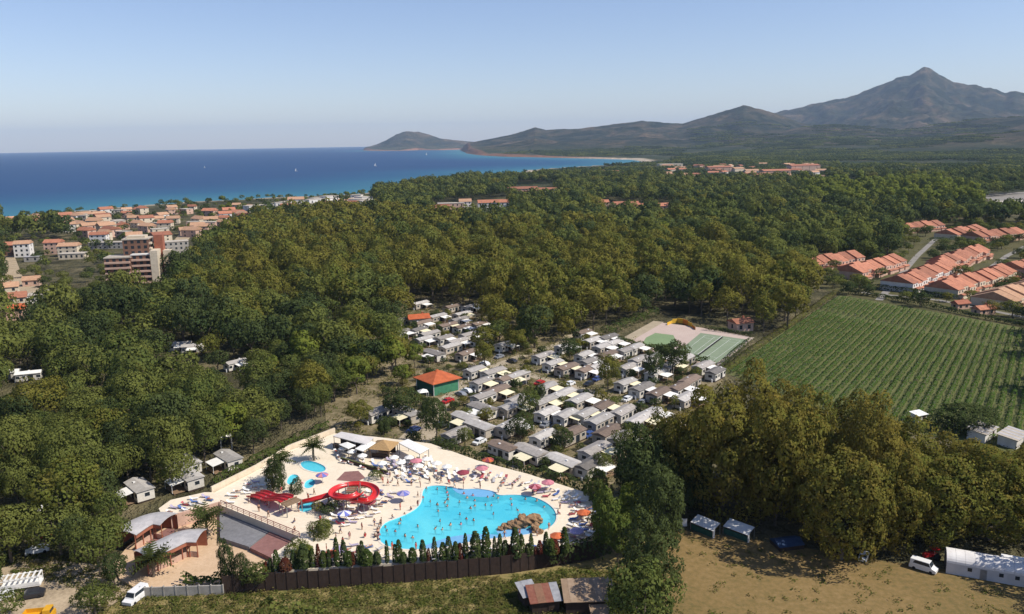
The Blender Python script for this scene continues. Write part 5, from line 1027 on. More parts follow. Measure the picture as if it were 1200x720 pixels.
def hedge_mesh(name, pts, h, wd, m, seed, leaf=.3, dens=9.0, z0=0.0):
    g = np.random.RandomState(seed); Ps, Ns = [], []
    for i in range(len(pts) - 1):
        a = np.array([pts[i][0], pts[i][1]]); b_ = np.array([pts[i + 1][0], pts[i + 1][1]]); d = b_ - a; L = np.linalg.norm(d); d /= L; nrm = np.array([-d[1], d[0]]); n = int(L * dens)
        s = g.rand(n) * L; th = g.uniform(-.35, PI + .35, n); lump = .72 + .5 * vnoise(s / 2.4 + 7 * i, np.full(n, seed * 3.1), seed) * 1.1
        cx_ = np.cos(th) * wd / 2 * lump; cz = np.abs(np.sin(th)) ** .7 * np.sign(np.sin(th)) * h * lump * .5 + h * lump * .5
        xy = a + d * s[:, None] + nrm * cx_[:, None]; Ps.append(np.column_stack([xy, np.maximum(cz, .1) + z0])); nn = np.column_stack([nrm * np.cos(th)[:, None] + d * g.normal(size=(n, 1)) * .25, np.sin(th) + .15]); Ns.append(nn / np.linalg.norm(nn, axis=1)[:, None])
    P = np.concatenate(Ps); Nn = np.concatenate(Ns); n = len(P); gn = Nn + g.normal(size=(n, 3)) * .35; gn /= np.linalg.norm(gn, axis=1)[:, None]; a = np.cross(gn, g.normal(size=(n, 3))); a /= np.linalg.norm(a, axis=1)[:, None]; b_ = np.cross(gn, a); s = leaf * g.uniform(.6, 1.3, (n, 1))
    return npmesh(name, np.stack([P - a * s, P - b_ * s * .8, P + a * s, P + b_ * s * .8], 1).reshape(-1, 3), np.arange(n * 4).reshape(-1, 4), m, np.repeat(Nn, 4, 0), g.rand(n))
HED = [([(214, 688), (250, 687), (300, 684), (335, 681)], 2.4, 2.2, M_hedge, 'dark green shrub line in front of the pavilion plaza'), ([(708, 396), (745, 380), (768, 370)], 4.0, 4.0, M_hedge, 'tall green hedge beside the ball court'), ([(826, 387), (850, 390), (882, 395)], 1.8, 1.5, M_dark, 'clipped hedge behind the tennis court'), ([(880, 400), (862, 415), (842, 432)], 2.0, 1.8, M_dark, 'dark hedge between tennis court and vineyard'),
       ([(985, 343), (1030, 349), (1090, 361), (1150, 374), (1200, 383), (1290, 400)], 2.4, 2.2, M_dark, 'dark hedge along the top of the vineyard'), ([(980, 343), (930, 378), (880, 412), (848, 436)], 1.2, 3.2, M_weed, 'pale grassy bank along the vineyard edge'), ([(1000, 336), (1060, 343), (1120, 352)], 2.6, 3.0, M_hedge, 'garden hedge below the terracotta terraces'),
       ([(1110, 310), (1150, 296), (1200, 276)], 4.0, 6.0, M_hedge, 'leafy garden strip between the terracotta terraces'), ([(1090, 286), (1140, 282), (1190, 281)], 4.0, 6.0, M_dark, 'dark garden strip behind the stepped terrace'), ([(1170, 340), (1200, 322), (1230, 316)], 3.5, 5.0, M_hedge, 'green garden strip beside the tan-roofed terrace'), ([(690, 585), (700, 600), (706, 622), (698, 645)], 4.2, 3.4, M_hedge, 'tall leafy hedge closing the round end of the terrace'),
       ([(520, 538), (560, 545), (620, 562), (690, 586)], 3.9, 1.6, M_dark, 'dark hedge behind the pool loungers'), ([(730, 404), (790, 420), (830, 430)], 3.2, 2.6, M_hedge, 'green hedge between ball court and mobile homes'), ([(250, 572), (300, 546), (342, 522), (385, 503)], 2.6, 2.0, M_hedge, 'hedge outside the tan parapet wall'), ([(640, 665), (690, 655), (712, 660)], 4.2, 2.6, M_dark, 'ivy-covered end of the brown fence')]
for i, (p, h, wd, mm, lab) in enumerate(HED): tag(obj('hedge', hedge_mesh('hedge', [(q.x, q.y) for q in GP(p)], h, wd, mm, 30 + i, .34 if h > 2 else .25, 26)), lab, 'hedge')

# ================================================================== VINEYARD: every row a thing
va = rad(55.5); du = np.array([math.cos(va), math.sin(va)]); dn = np.array([-math.sin(va), math.cos(va)]); VP = [(p.x, p.y) for p in GP([(852, 437), (984, 349), (1212, 391), (1212, 530), (1120, 512), (960, 478)])]
pa, pb = G(950, 363.5), G(1200, 411.5); rows = []
vv = [p[0] * dn[0] + p[1] * dn[1] for p in VP]; v_ = min(vv) + 1.5
while v_ < max(vv) - 1:
    xs = []
    for i in range(len(VP)):
        a, b_ = VP[i], VP[(i + 1) % len(VP)]; fa = a[0] * dn[0] + a[1] * dn[1] - v_; fb = b_[0] * dn[0] + b_[1] * dn[1] - v_
        if fa * fb < 0: t_ = fa / (fa - fb); x = a[0] + (b_[0] - a[0]) * t_; y = a[1] + (b_[1] - a[1]) * t_; xs.append(x * du[0] + y * du[1])
    if len(xs) == 2:
        u0, u1 = sorted(xs); fa = pa.x * dn[0] + pa.y * dn[1] - v_; fb = pb.x * dn[0] + pb.y * dn[1] - v_; t_ = fa / (fa - fb); x = pa.x + (pb.x - pa.x) * t_; y = pa.y + (pb.y - pa.y) * t_; uc = x * du[0] + y * du[1]
        if u0 + 4 < uc - 2: rows.append((v_, u0, min(uc - 2.4, u1), 0))
        if u1 - 4 > uc + 2: rows.append((v_, max(uc + 2.4, u0), u1, 1))
    v_ += 2.75
cnt = [sum(1 for r in rows if r[3] == k) for k in (0, 1)]; no = [0, 0]
for k_, (v_, u0, u1, k) in enumerate(rows):
    c0 = du * u0 + dn * v_; ln_ = u1 - u0; no[k] += 1
    me = hedge_mesh('foliage', [(0, 0), (du[0] * ln_, du[1] * ln_)], 1.5, 1.35, M_vine, 200 + k_, .26, 17 if math.hypot(*c0) < 300 else 14)
    me.name = 'foliage'; vr = obj('vine_row', None, None, (c0[0], c0[1], 0.03)); obj('foliage', me, vr); tl = MB(); e_ = Vector((du[0] * ln_, du[1] * ln_, 0)); tl.tube([(0, 0, 1.2), e_ + Vector((0, 0, 1.2))], .02, 3)
    for q in (0, .33, .66, 1): tl.tube([e_ * q, e_ * q + Vector((0, 0, 1.4))], .04, 4)
    tl.build('trellis', M_steel, vr)
    tag(vr, f"leafy green vine row, {ORD[(cnt[k] - no[k]) % len(ORD)]} from the wood in the {'upper' if k else 'lower'} vineyard plot", 'vine row', f"vine rows of the {'upper' if k else 'lower'} plot")
print('VINES', cnt)
# ================================================================== small buildings and yard things in front
def lean(name, px, py, L, W, h0, h1, rz, wall, roof, label, cat='shed'):
    o = thing(name, label, cat, G(px, py), rz)
    MB().add([(-L / 2, -W / 2, 0), (L / 2, -W / 2, 0), (L / 2, W / 2, 0), (-L / 2, W / 2, 0), (-L / 2, -W / 2, h0), (L / 2, -W / 2, h0), (L / 2, W / 2, h1), (-L / 2, W / 2, h1)], [(0, 1, 5, 4), (1, 2, 6, 5), (2, 3, 7, 6), (3, 0, 4, 7)]).build('wall', wall, o)
    n = max(3, int(L / 1.0)); s = (L + .8) / n
    for k in range(n):
        x0 = -L / 2 - .4 + k * s; dz = .03 * (k % 2); sl = (h1 - h0) / W; z0, z1 = h0 - .4 * sl + .05 + dz, h1 + .4 * sl + .05 + dz
        MB().add([(x0, -W / 2 - .4, z0), (x0 + s + .05, -W / 2 - .4, z0), (x0 + s + .05, W / 2 + .4, z1), (x0, W / 2 + .4, z1), (x0, -W / 2 - .4, z0 + .07), (x0 + s + .05, -W / 2 - .4, z0 + .07), (x0 + s + .05, W / 2 + .4, z1 + .07), (x0, W / 2 + .4, z1 + .07)], [(3, 2, 1, 0), (4, 5, 6, 7), (0, 1, 5, 4), (1, 2, 6, 5), (2, 3, 7, 6), (3, 0, 4, 7)]).build('roof_sheet', roof[k % len(roof)], o)
    MB().box(-.5, .5, -.05, .05, 0, 2.0).build('door', M_dwood, o).location = (L * .2, -W / 2 - .04, 0)
    return o
R_tan = mat('sheet_tan', (.30, .21, .135), (.22, .15, .095), .9, bmp=.2); R_tan2 = mat('sheet_tan_worn', (.34, .25, .17), (.25, .17, .11), 1.1); R_rust = mat('sheet_rust', (.24, .10, .065), (.17, .055, .035), 1.2); R_grey = mat('sheet_grey', (.32, .32, .33), (.22, .22, .23), 1); R_rust2 = mat('sheet_rust_pale', (.25, .125, .075), (.16, .085, .05), 1.4)
lean('garden_shed', 689, 711, 8.2, 5.2, 2.7, 3.6, rad(2), M_dwood, [R_tan, R_tan2], 'brown shed with a broad tan sheet roof below the pool terrace')
lean('rusty_shed', 637, 712, 4.8, 4.2, 2.4, 3.0, rad(9), M_dwood, [R_rust, R_rust2, R_rust, R_grey], 'small shed with rusty red sheet roof beside the tan-roofed shed')
lean('lean_to', 618, 706, 2.4, 3.4, 2.3, 2.9, rad(20), M_dwood, [R_grey], 'narrow lean-to with one grey sheet against the rusty shed'); lean('low_shed', 706, 728, 3.4, 2.4, 1.6, 2.0, rad(3), M_dwood, [R_tan], 'low brown lean-to at the foot of the tan-roofed shed')
for k, (x0, y0, x1, y1, lab) in enumerate([(810, 620, 836, 631, 'white tarpaulin shelter at the corner of the dry field'), (848, 625, 877, 636, 'second white tarpaulin shelter, beside the olive plane trees')]):
    a, b_ = G(x0, y0), G(x1, y1); d = b_ - a; o = thing('tarpaulin_shelter', lab, 'shelter', a, math.atan2(d.y, d.x)); L = d.length
    MB().add([(0, -.3, 1.7), (L, -.3, 1.7), (L, 2.2, 2.6), (0, 2.2, 2.6), (0, -.3, 1.62), (L, -.3, 1.62), (L, 2.2, 2.52), (0, 2.2, 2.52)], [(0, 1, 2, 3), (7, 6, 5, 4), (0, 4, 5, 1), (1, 5, 6, 2), (2, 6, 7, 3), (3, 7, 4, 0)]).build('tarpaulin', M_whitepl, o)
    MB().box(L - .06, L + .06, -.3, .35, 0, 1.75).build('end_flap', M_whitepl, o); MB().box(.1, L - .1, -.1, 0, 0, 1.2).build('green_netting', M_dg, o)
    for x_ in (0, L): MB().tube([(x_, 2.2, 0), (x_, 2.2, 2.6)], .06, 6).build('post', M_steel, o); MB().tube([(x_, -.25, 0), (x_, -.25, 1.7)], .06, 6).build('post', M_steel, o)
fp = thing('fence_panel', 'narrow white gate leaf at the field corner beside the first tarpaulin shelter', 'gate', G(800, 618)); MB().box(-.1, .9, -.04, .04, .2, 1.9).build('leaf', M_whitepl, fp); MB().tube([(-.15, 0, 0), (-.15, 0, 2.0)], .07, 6).build('gate_post', M_whitepl, fp)
bt = thing('blue_tarpaulin', 'dark blue tarpaulin cover in the tree shade at the dry field', 'tarpaulin', G(922, 640), .2); MB().gable(5.5, 4.0, .9, .8, 0, .05).build('cover', mat('tarp_blue', (.03, .06, .13), None, 1), bt); MB().box(-2.6, 2.6, -1.9, 1.9, 0, .9).build('load', M_dwood, bt)
# white tunnel-roofed barn
tb = thing('tunnel_barn', 'long white barn with rounded roof at the edge of the dry field', 'barn', G(1108, 672), gdir((1108, 672), (1196, 688))); L = 15.5; W = 5.0
for k in range(10):
    x0, x1 = L * k / 10, L * (k + 1) / 10 - .03; v, f = [], []
    for x_ in (x0, x1):
        for j in range(13): a = PI * j / 12; v.append((x_, W / 2 - W / 2 * math.cos(a), 2.2 + 1.5 * math.sin(a)))
    f = [(j, j + 13, j + 14, j + 1)[::-1] for j in range(12)]; MB().add(v, f).build('roof_sheet', mat('barn_white', (.74, .71, .68), (.60, .57, .55), .5), tb)
MB().box(0.02, L - .05, 0.02, .12, 0, 2.2).build('side_wall', mat('barn_side_shade', (.58, .56, .56), (.46, .45, .45), .4), tb); MB().box(0.02, L - .05, W - .12, W - .02, 0, 2.2).build('side_wall', MATS['barn_side_shade'], tb)  # side walls greyer than the roof: their shade is painted into the colour
for x_ in (.05, L - .1):
    v = [(x_, W / 2, 0)] + [(x_, 0, 0)] + [(x_, W / 2 - W / 2 * math.cos(PI * j / 12), 2.15 + 1.45 * math.sin(PI * j / 12)) for j in range(13)] + [(x_, W, 0)]; n = len(v); MB().add(v, [(0, i, i + 1) for i in range(1, n - 1)]).build('end_wall', mat('barn_end', (.12, .12, .13), None, 1), tb)
for x_ in (3.5, 8.5, 11.0): MB().box(x_, x_ + .7, -.03, .03, 1.2, 1.9).build('window', M_glass, tb)
MB().box(5.5, 6.6, -.03, .03, 0, 2.0).build('door', M_steel, tb); MB().box(9, 13, 3.0, 4.0, 3.5, 3.9).build('roof_hatch', M_whitepl, tb)
car(G(1082, 668), gdir((1082, 668), (1098, 673)) + PI, 'white_van', 'white van parked in front of the tunnel barn', s=.95); car(G(1012, 655), 1.0, 'white', 'white car half hidden by plane trees', s=.85)
tr = thing('tractor', 'red tractor behind the white van', 'tractor', G(1090, 656), .2); M_tr = MATS['paint_red']
MB().box(-1.5, .2, -.4, .4, .8, 1.5).build('bonnet', M_tr, tr); MB().box(.2, 1.3, -.6, .6, .8, 1.3).build('cab_base', M_tr, tr); MB().box(.2, 1.4, -.7, .7, 2.2, 2.35).build('cab_roof', M_tr, tr)
for x_, y_ in ((.3, -.6), (1.3, -.6), (.3, .6), (1.3, .6)): MB().tube([(x_, y_, 1.3), (x_, y_, 2.2)], .05, 5).build('cab_post', M_steel, tr)
for x_, y_, s in ((.8, -.8, 2.3), (.8, .8, 2.3), (-1.1, -.6, 1.4), (-1.1, .6, 1.4)): q = obj('wheel', wheel, tr, (x_, y_, .33 * s), None, (s, s, s)); q.rotation_euler = (PI / 2, 0, 0)
for bx, by, rz, lab in [(1150, 513, .7, 'first pale shed roof at the near edge of the vineyard'), (1186, 520, .7, 'second pale shed roof at the near edge of the vineyard')]: lean('field_shed', bx, by, 8, 4.5, 2.5, 3.0, rz, M_white, [M_flatroof, M_metal], lab)
lean('white_hut', 1076, 494, 3.2, 2.6, 2.3, 2.6, .4, M_white, [M_whitepl], 'tiny white-roofed hut between plane trees and vineyard')
# parking corner
pg = thing('slatted_trailer', 'white trailer with slatted open roof in the sandy parking lot', 'trailer', G(26, 690), .28); MB().box(-3.4, 3.4, -1.2, 1.2, .7, 1.0).build('bed', M_whitepl, pg)
for k in range(8): MB().box(-3.4 + k * .92, -3.1 + k * .92, -1.3, 1.3, 2.5, 2.65).build('roof_slat', M_whitepl, pg)
for x_ in (-3.3, 0, 3.3):
    for y_ in (-1.15, 1.15): MB().tube([(x_, y_, 1), (x_, y_, 2.5)], .06, 5).build('post', M_whitepl, pg)
for y_ in (-1.2, 1.2): MB().box(-3.4, 3.4, y_ - .06, y_ + .06, 2.38, 2.5).build('rail', M_whitepl, pg); MB().box(-3.3, 3.3, y_ - .03, y_ + .03, 1.0, 1.6).build('side_board', M_whitepl, pg)
for x_ in (-1, 1):
    for y_ in (-1.1, 1.1): obj('wheel', wheel, pg, (x_ * .8, y_, .33)).rotation_euler = (PI / 2, 0, 0)
car(G(38, 700), .35, 'black', 'black car beside the white slatted trailer'); car(G(2, 703), .5, 'white', 'white car at the parking lot edge'); car(G(160, 703), 1.3, 'white_van', 'white van at the end of the grey boundary wall')
yt = thing('yellow_truck', 'yellow tipper truck at the bottom of the parking lot', 'truck', G(46, 728), .15); M_y = mat('paint_yellow', (.70, .36, .02), (.58, .3, .02), 1, .4)
MB().box(-2.4, .8, -1.1, 1.1, 1.0, 1.15).build('bed_floor', M_y, yt); MB().box(-2.4, .8, -1.1, -1.02, 1.15, 1.9).build('bed_side', M_y, yt); MB().box(-2.4, .8, 1.02, 1.1, 1.15, 1.9).build('bed_side', M_y, yt); MB().box(-2.4, -2.3, -1.0, 1.0, 1.15, 1.9).build('tailgate', M_y, yt)
MB().box(.95, 2.5, -1.05, 1.05, .7, 1.6).box(1.05, 2.2, -.95, .95, 1.6, 2.4).build('cab', M_y, yt); MB().box(2.2, 2.24, -.8, .8, 1.65, 2.2).build('windscreen', M_glass, yt)
for x_ in (-1.6, 1.7):
    for y_ in (-1.0, 1.0): obj('wheel', wheel, yt, (x_, y_, .45), None, 1.35).rotation_euler = (PI / 2, 0, 0)
def gazebo(px, py, s, h, label, m=M_awn):
    o = thing('gazebo', label, 'gazebo', G(px, py), .3)
    for k in range(4):
        a, b_ = PI / 4 + k * PI / 2, PI / 4 + (k + 1) * PI / 2; MB().add([(s * math.cos(a), s * math.sin(a), h), (s * math.cos(b_), s * math.sin(b_), h), (0, 0, h + .9)], [(0, 1, 2)]).build('roof_panel', m, o); MB().tube([(s * .95 * math.cos(a), s * .95 * math.sin(a), 0), (s * .95 * math.cos(a), s * .95 * math.sin(a), h)], .06, 5).build('post', M_whitepl, o)
gazebo(51, 608, 1.7, 2.4, 'small white pointed gazebo in the woodland clearing'); gazebo(266, 528, 2.0, 4.2, 'tall white gazebo roof among trees above the parapet'); gazebo(496, 468, 2.2, 2.6, 'white gazebo in front of the orange-roofed hall')
car(G(60, 628), .6, 'red', 'red car in the woodland clearing below the white gazebo'); car(G(44, 648), .5, 'white', 'white car in the woodland clearing')
# undergrowth: weeds and low scrub nobody could count
gg = np.random.RandomState(14); Pw = []
for px, n in [([(170, 702), (600, 676), (690, 664), (720, 690), (600, 700), (560, 730), (100, 735)], 900), ([(560, 690), (720, 668), (780, 720), (730, 735), (560, 735)], 700), ([(840, 428), (900, 420), (960, 458), (1100, 498), (1210, 520), (1210, 545), (960, 500), (880, 460)], 500), ([(776, 628), (1020, 657), (1200, 690), (1200, 735), (770, 735)], 60), ([(0, 640), (110, 655), (160, 690), (110, 735), (90, 690), (0, 668)], 350), (camp_poly, 1500), ([(930, 330), (1000, 280), (1060, 250), (1200, 250), (1200, 380), (990, 345)], 600)]:
    poly = [(p.x, p.y) for p in GP(px)]; a = np.array(poly); x = gg.uniform(a[:, 0].min(), a[:, 0].max(), n * 3); y = gg.uniform(a[:, 1].min(), a[:, 1].max(), n * 3); k = inside(poly, x, y); Pw += list(zip(x[k], y[k], np.full(k.sum(), 1.0 if n == 1500 else (.9 if n == 600 else .55))))
Pw = np.array(Pw); reps = 16; base = np.repeat(Pw, reps, 0); n = len(base); off = gg.normal(size=(n, 3)) * np.column_stack([base[:, 2] * .8, base[:, 2] * .8, base[:, 2] * .4]); P = np.column_stack([base[:, 0] + off[:, 0], base[:, 1] + off[:, 1], np.abs(off[:, 2]) + .08])
Nn = np.column_stack([off[:, :2] * .5, np.full(n, .8)]); Nn /= np.linalg.norm(Nn, axis=1)[:, None]; gn = Nn + gg.normal(size=(n, 3)) * .4; gn /= np.linalg.norm(gn, axis=1)[:, None]; a = np.cross(gn, gg.normal(size=(n, 3))); a /= np.linalg.norm(a, axis=1)[:, None]; b_ = np.cross(gn, a); s = gg.uniform(.1, .24, (n, 1)) * (base[:, 2:3] + .3)
wd = obj('undergrowth', npmesh('undergrowth', np.stack([P - a * s, P - b_ * s, P + a * s, P + b_ * s], 1).reshape(-1, 3), np.arange(n * 4).reshape(-1, 4), M_weed, np.repeat(Nn, 4, 0), gg.rand(n))); tag(wd, 'low weeds and scrub on the open ground', 'undergrowth', kind='stuff')
# ================================================================== BUILDINGS
CH = MB().box(-.4, .4, -.3, .3, 0, 1.4).mesh('chimney', M_brick); SHUT = MB().box(-.5, .5, -.03, .03, -.5, .5).mesh('shutter', mat('shutter_brown', (.20, .10, .06), None, 1))
def house(p, L, W, Hh, rh, rz, wall, roof, label, name='house', cat='house', group=None, nwin=3, floors=2, flat=False, hip=0.0, chim=True):
    o = thing(name, label, cat, p, rz, group); MB().box(-L / 2, L / 2, -W / 2, W / 2, 0, Hh).build('wall', wall, o)
    if flat: r = MB().box(-L / 2 - .25, L / 2 + .25, -W / 2 - .25, W / 2 + .25, Hh, Hh + .35).build('roof', roof, o)
    else: r = MB().gable(L, W, Hh, rh, .5, .15, hip).build('roof', roof, o)
    if chim and not flat: obj('chimney', CH, r, (L * .25, W * .18, Hh + rh * .45))
    for fl in range(floors):
        z = Hh * (fl + .55) / floors
        for k in range(nwin):
            x = (k + .5) / nwin * L - L / 2; q = obj('window', WIN, o, (x, -W / 2 - .01, z), 0, (min(1.4, L / nwin * .5), 1, Hh / floors * .48)); obj('window', WIN, o, (x, W / 2 + .01, z), 0, (1.2, 1, 1.3)) if nwin < 3 else None
        for s in (-1, 1): obj('window', WIN, o, (s * (L / 2 + .01), 0, z), PI / 2, (1.2, 1, Hh / floors * .48))
    return o
def terrace(a_px, b_px, z, W, Hh, label, roof, wall, step=.5, unit=7.5, rh=3.8, group='terracotta terraces beyond the vineyard', seed=0):
    """row of joined houses with stepped roofs; a_px..b_px is the ridge line"""
    a, b_ = G(*a_px, z), G(*b_px, z); d = b_ - a; L = d.length; n = max(2, round(L / unit)); u = L / n; o = thing('terraced_houses', label, 'terraced houses', (a.x, a.y, 0), math.atan2(d.y, d.x), group); g = random.Random(seed)
    for k in range(n):
        dh = step * ((k * 7 + seed) % 3 - 1); dy = g.choice((-.9, 0, .9)); x0 = k * u; h = Hh + dh
        MB().box(x0 + .01, x0 + u - .01, -W / 2 + dy, W / 2 + dy, 0, h).build('wall', wall, o)
        rf = MB(); rf.gable(u - .06, W, h, rh, .04 if k not in (0, n - 1) else .3, .14); r = rf.build('roof', roof, o); r.location = (x0 + u / 2, dy, 0); obj('chimney', CH, r, (u * .3, .8, h + rh * .5), None, .8)
        MB().gable(u * .8, 2.6, h * .45, .7, .2, .1).build('porch_roof', roof, o).location = (x0 + u / 2, dy - W / 2 - 1.2, 0); MB().box(-u * .38, u * .38, -1.1, 1.15, 0, h * .45).build('porch', wall, o).location = (x0 + u / 2, dy - W / 2 - 1.2, 0)
        for fx in (.28, .72): q = obj('window', WIN, o, (x0 + u * fx, dy - W / 2 - .02, h * .74), 0, (1.1, 1, 1.2)); obj('frame', FRM, q)
        if k == n - 1: obj('window', WIN, o, (x0 + u + .0, dy, h * .7), PI / 2, (1.2, 1, 1.2))
    return o
TSEG = []
for i, (a, b_, z, W, roof, wall, lab) in enumerate([((944, 303), (1001, 296), 7, 11, M_terra, M_pinkw, 'long terracotta-roofed terrace nearest the tree belt'), ((993, 313), (1047, 300), 7, 11, M_terra, M_pinkw, 'terracotta terrace with dark end wall above the vineyard hedge'), ((1049, 326), (1110, 306), 7, 11, M_terra, M_white, 'terracotta terrace with white front gables above the vineyard'), ((1098, 304), (1148, 288), 7, 10, M_terra, M_pinkw, 'stepped terracotta terrace behind the white-gabled one'),
        ((1101, 333), (1173, 313), 6.5, 11, M_terra, M_cream, 'longest terracotta terrace beside the garden road'), ((1057, 263), (1099, 259.5), 7, 11, M_terra, M_pinkw, 'terracotta terrace behind the pale turning circle'), ((1110, 270), (1142, 265), 7, 12, M_terra, M_cream, 'short terracotta terrace at the back of the estate'), ((1139, 273), (1192, 268), 7, 12, M_terra, M_pinkw, 'back terracotta terrace below the poplars'), ((1182, 311), (1235, 299), 6.5, 11, M_terra, M_pinkw, 'terracotta terrace cut by the picture edge'),
        ((1164, 346), (1226, 327), 6, 13, M_terra2, M_cream, 'tan-roofed terrace at the vineyard corner')]): terrace(a, b_, z, W * 1.5, 4.4, lab, roof, wall, seed=i); TSEG.append((G(*a, z), G(*b_, z)))
for bx, by, L, W, lab, rf, wl in [(1153, 358, 9, 5, 'low red garage block above the vineyard hedge', M_terra, M_pinkw), (1126, 352, 7, 4, 'low wine-red garage beside the red garage block', M_brick, M_pinkw), (1032, 275, 9, 8, 'small pink house among trees behind the estate', M_terra, M_pinkw), (1028, 268, 8, 7, 'small house with faded roof behind the pink one', M_terra2, M_cream), (975, 262, 9, 8, 'small tan-roofed house deep in the trees', M_terra2, M_cream), (930, 256, 9, 8, 'lone brown-roofed house in the trees', M_terra2, M_pinkw), (868, 376, 8, 7, 'red-roofed cottage behind the tennis court', M_terra, M_pinkw), (490, 371, 9, 7, 'orange-roofed camp building behind the mobile homes', M_or, M_cream), (530, 276, 14, 9, 'brown-roofed building in the tree belt', M_terra, M_pinkw), (487, 282, 9, 7, 'small orange roof in the tree belt', M_or, M_cream)]:
    house(G(bx, by, 4).xy.to_3d(), L, W, 3.6 if 'garage' not in lab else 2.6, 1.6, .3, wl, rf, lab, nwin=2, floors=1)
# apartment block with balconies
ab = thing('apartment_block', 'brown and cream apartment block with white balcony bands rising from the wood', 'apartment block', G(157, 338), rad(12))
def flats(x0, x1, y0, y1, h, n, wall, roofm, balc=True, faces=('f',)):
    MB().box(x0, x1, y0, y1, 0, h).build('wall', wall, ab); MB().box(x0 - .3, x1 + .3, y0 - .3, y1 + .3, h, h + .6).build('roof', roofm, ab)
    fh = h / n
    for k in range(n):
        z = k * fh
        if balc and 'f' in faces: MB().box(x0 + .2, x1 - .2, y0 - 1.5, y0 - .01, z + .1, z + 1.15).build('balcony', M_pinkw, ab)
        if 'r' in faces: MB().box(x1 + .01, x1 + 1.2, y0 + 1, y1 - 1, z + .1, z + 1.15).build('balcony', M_cream, ab)
        nx = max(2, int((x1 - x0) / 3))
        for j in range(nx): obj('window', WIN, ab, (x0 + (j + .5) * (x1 - x0) / nx, y0 - .02, z + fh * .62), 0, (1.7, 1, fh * .55))
        for j in range(3): obj('window', WIN, ab, (x1 + .02, y0 + (j + .5) * (y1 - y0) / 3, z + fh * .62), PI / 2, (1.3, 1, fh * .5))
M_brown = mat('render_brown', (.22, .115, .075), (.16, .085, .055), .5)
flats(-13, 1, -5, 8, 18.5, 6, M_brown, M_flatroof); flats(1.02, 11.5, -3, 9, 19.5, 6, M_brown, M_white, True, ('f',)); flats(-4, 10, 2, 14, 28, 9, M_brown, M_flatroof, True, ('r',))
MB().box(11.52, 15.5, -4.5, 6, 0, 22).build('side_wing', M_cream, ab); MB().box(12.2, 17, 6.02, 12, 0, 30).build('stair_tower', M_brick, ab); MB().box(17.02, 21, 4, 11, 0, 21).build('side_wing', M_cream, ab); MB().box(-2, 8, 4, 12, 28.6, 30).build('plant_room', M_cream, ab)
# named villas
for bx, by, z, L, W, Hh, rz, wl, rf, lab, kw in [(10, 287, 8, 15, 11, 8, .1, M_brown, M_terra, 'villa with terracotta roof and brown walls at the picture edge', {}), (27, 287, 9, 11, 10, 10, .25, M_white, M_terra2, 'white gabled villa beside the terracotta-roofed one', {}), (63, 284, 9, 12, 10, 9, .15, M_pinkw, M_terra, 'red-roofed house of the split-level pair near the apartment block', {}), (81, 288, 8, 14, 10, 8, .15, M_cream, M_terra2, 'pinkish tan-roofed house of the split-level pair', {}), (86, 297, 4, 18, 9, 4, .15, M_cream, M_flatroof, 'low flat-roofed annex below the split-level pair', {'flat': True}), (8, 346, 7, 17, 12, 6, .5, M_cream, M_terra, 'large orange-tiled house in the lower corner of town', {}), (18, 362, 5, 8, 7, 5, .5, M_pinkw, M_or, 'small orange-roofed annex beside the large orange-tiled house', {}), (4, 334, 7, 14, 9, 6, .5, M_cream, M_terra2, 'tan-roofed house behind the large orange-tiled one', {}), (44, 345, 4, 15, 9, 4, .4, M_white, M_flatroof, 'flat pale building beside the sandy street', {'flat': True}), (57, 341, 5, 9, 8, 5, .4, M_concrete, M_flatroof, 'small grey flat-roofed building beside the sandy street', {'flat': True}), (205, 300, 5, 24, 10, 5, .3, M_cream, M_flatroof, 'low cream building behind the apartment block', {'flat': True}), (205, 283, 10, 18, 10, 10, .5, M_concrete, M_flatroof, 'grey flats block at the town edge', {'flat': True}), (128, 284, 5, 30, 9, 5, .05, M_concrete, M_flatroof, 'long grey low building behind the apartment block', {'flat': True}), (116, 275, 6, 14, 8, 6, .1, M_white, M_terra, 'white house with red tower roof beside the long grey building', {}), (38, 300, 4, 10, 6, 3.5, .2, M_concrete, M_metal, 'grey-roofed shed block between the villas', {'flat': True}), (37, 327, 4, 9, 6, 3.5, .3, M_pinkw, M_terra2, 'small tan-roofed house by the sandy street', {})]:
    house(G(bx, by, z).xy.to_3d(), L, W, Hh, 2.4, rz, wl, rf, lab, 'villa' if not kw else 'low_building', 'building', None, max(2, int(L / 3.6)), 3 if Hh > 7 else (2 if Hh > 4 else 1), **kw)
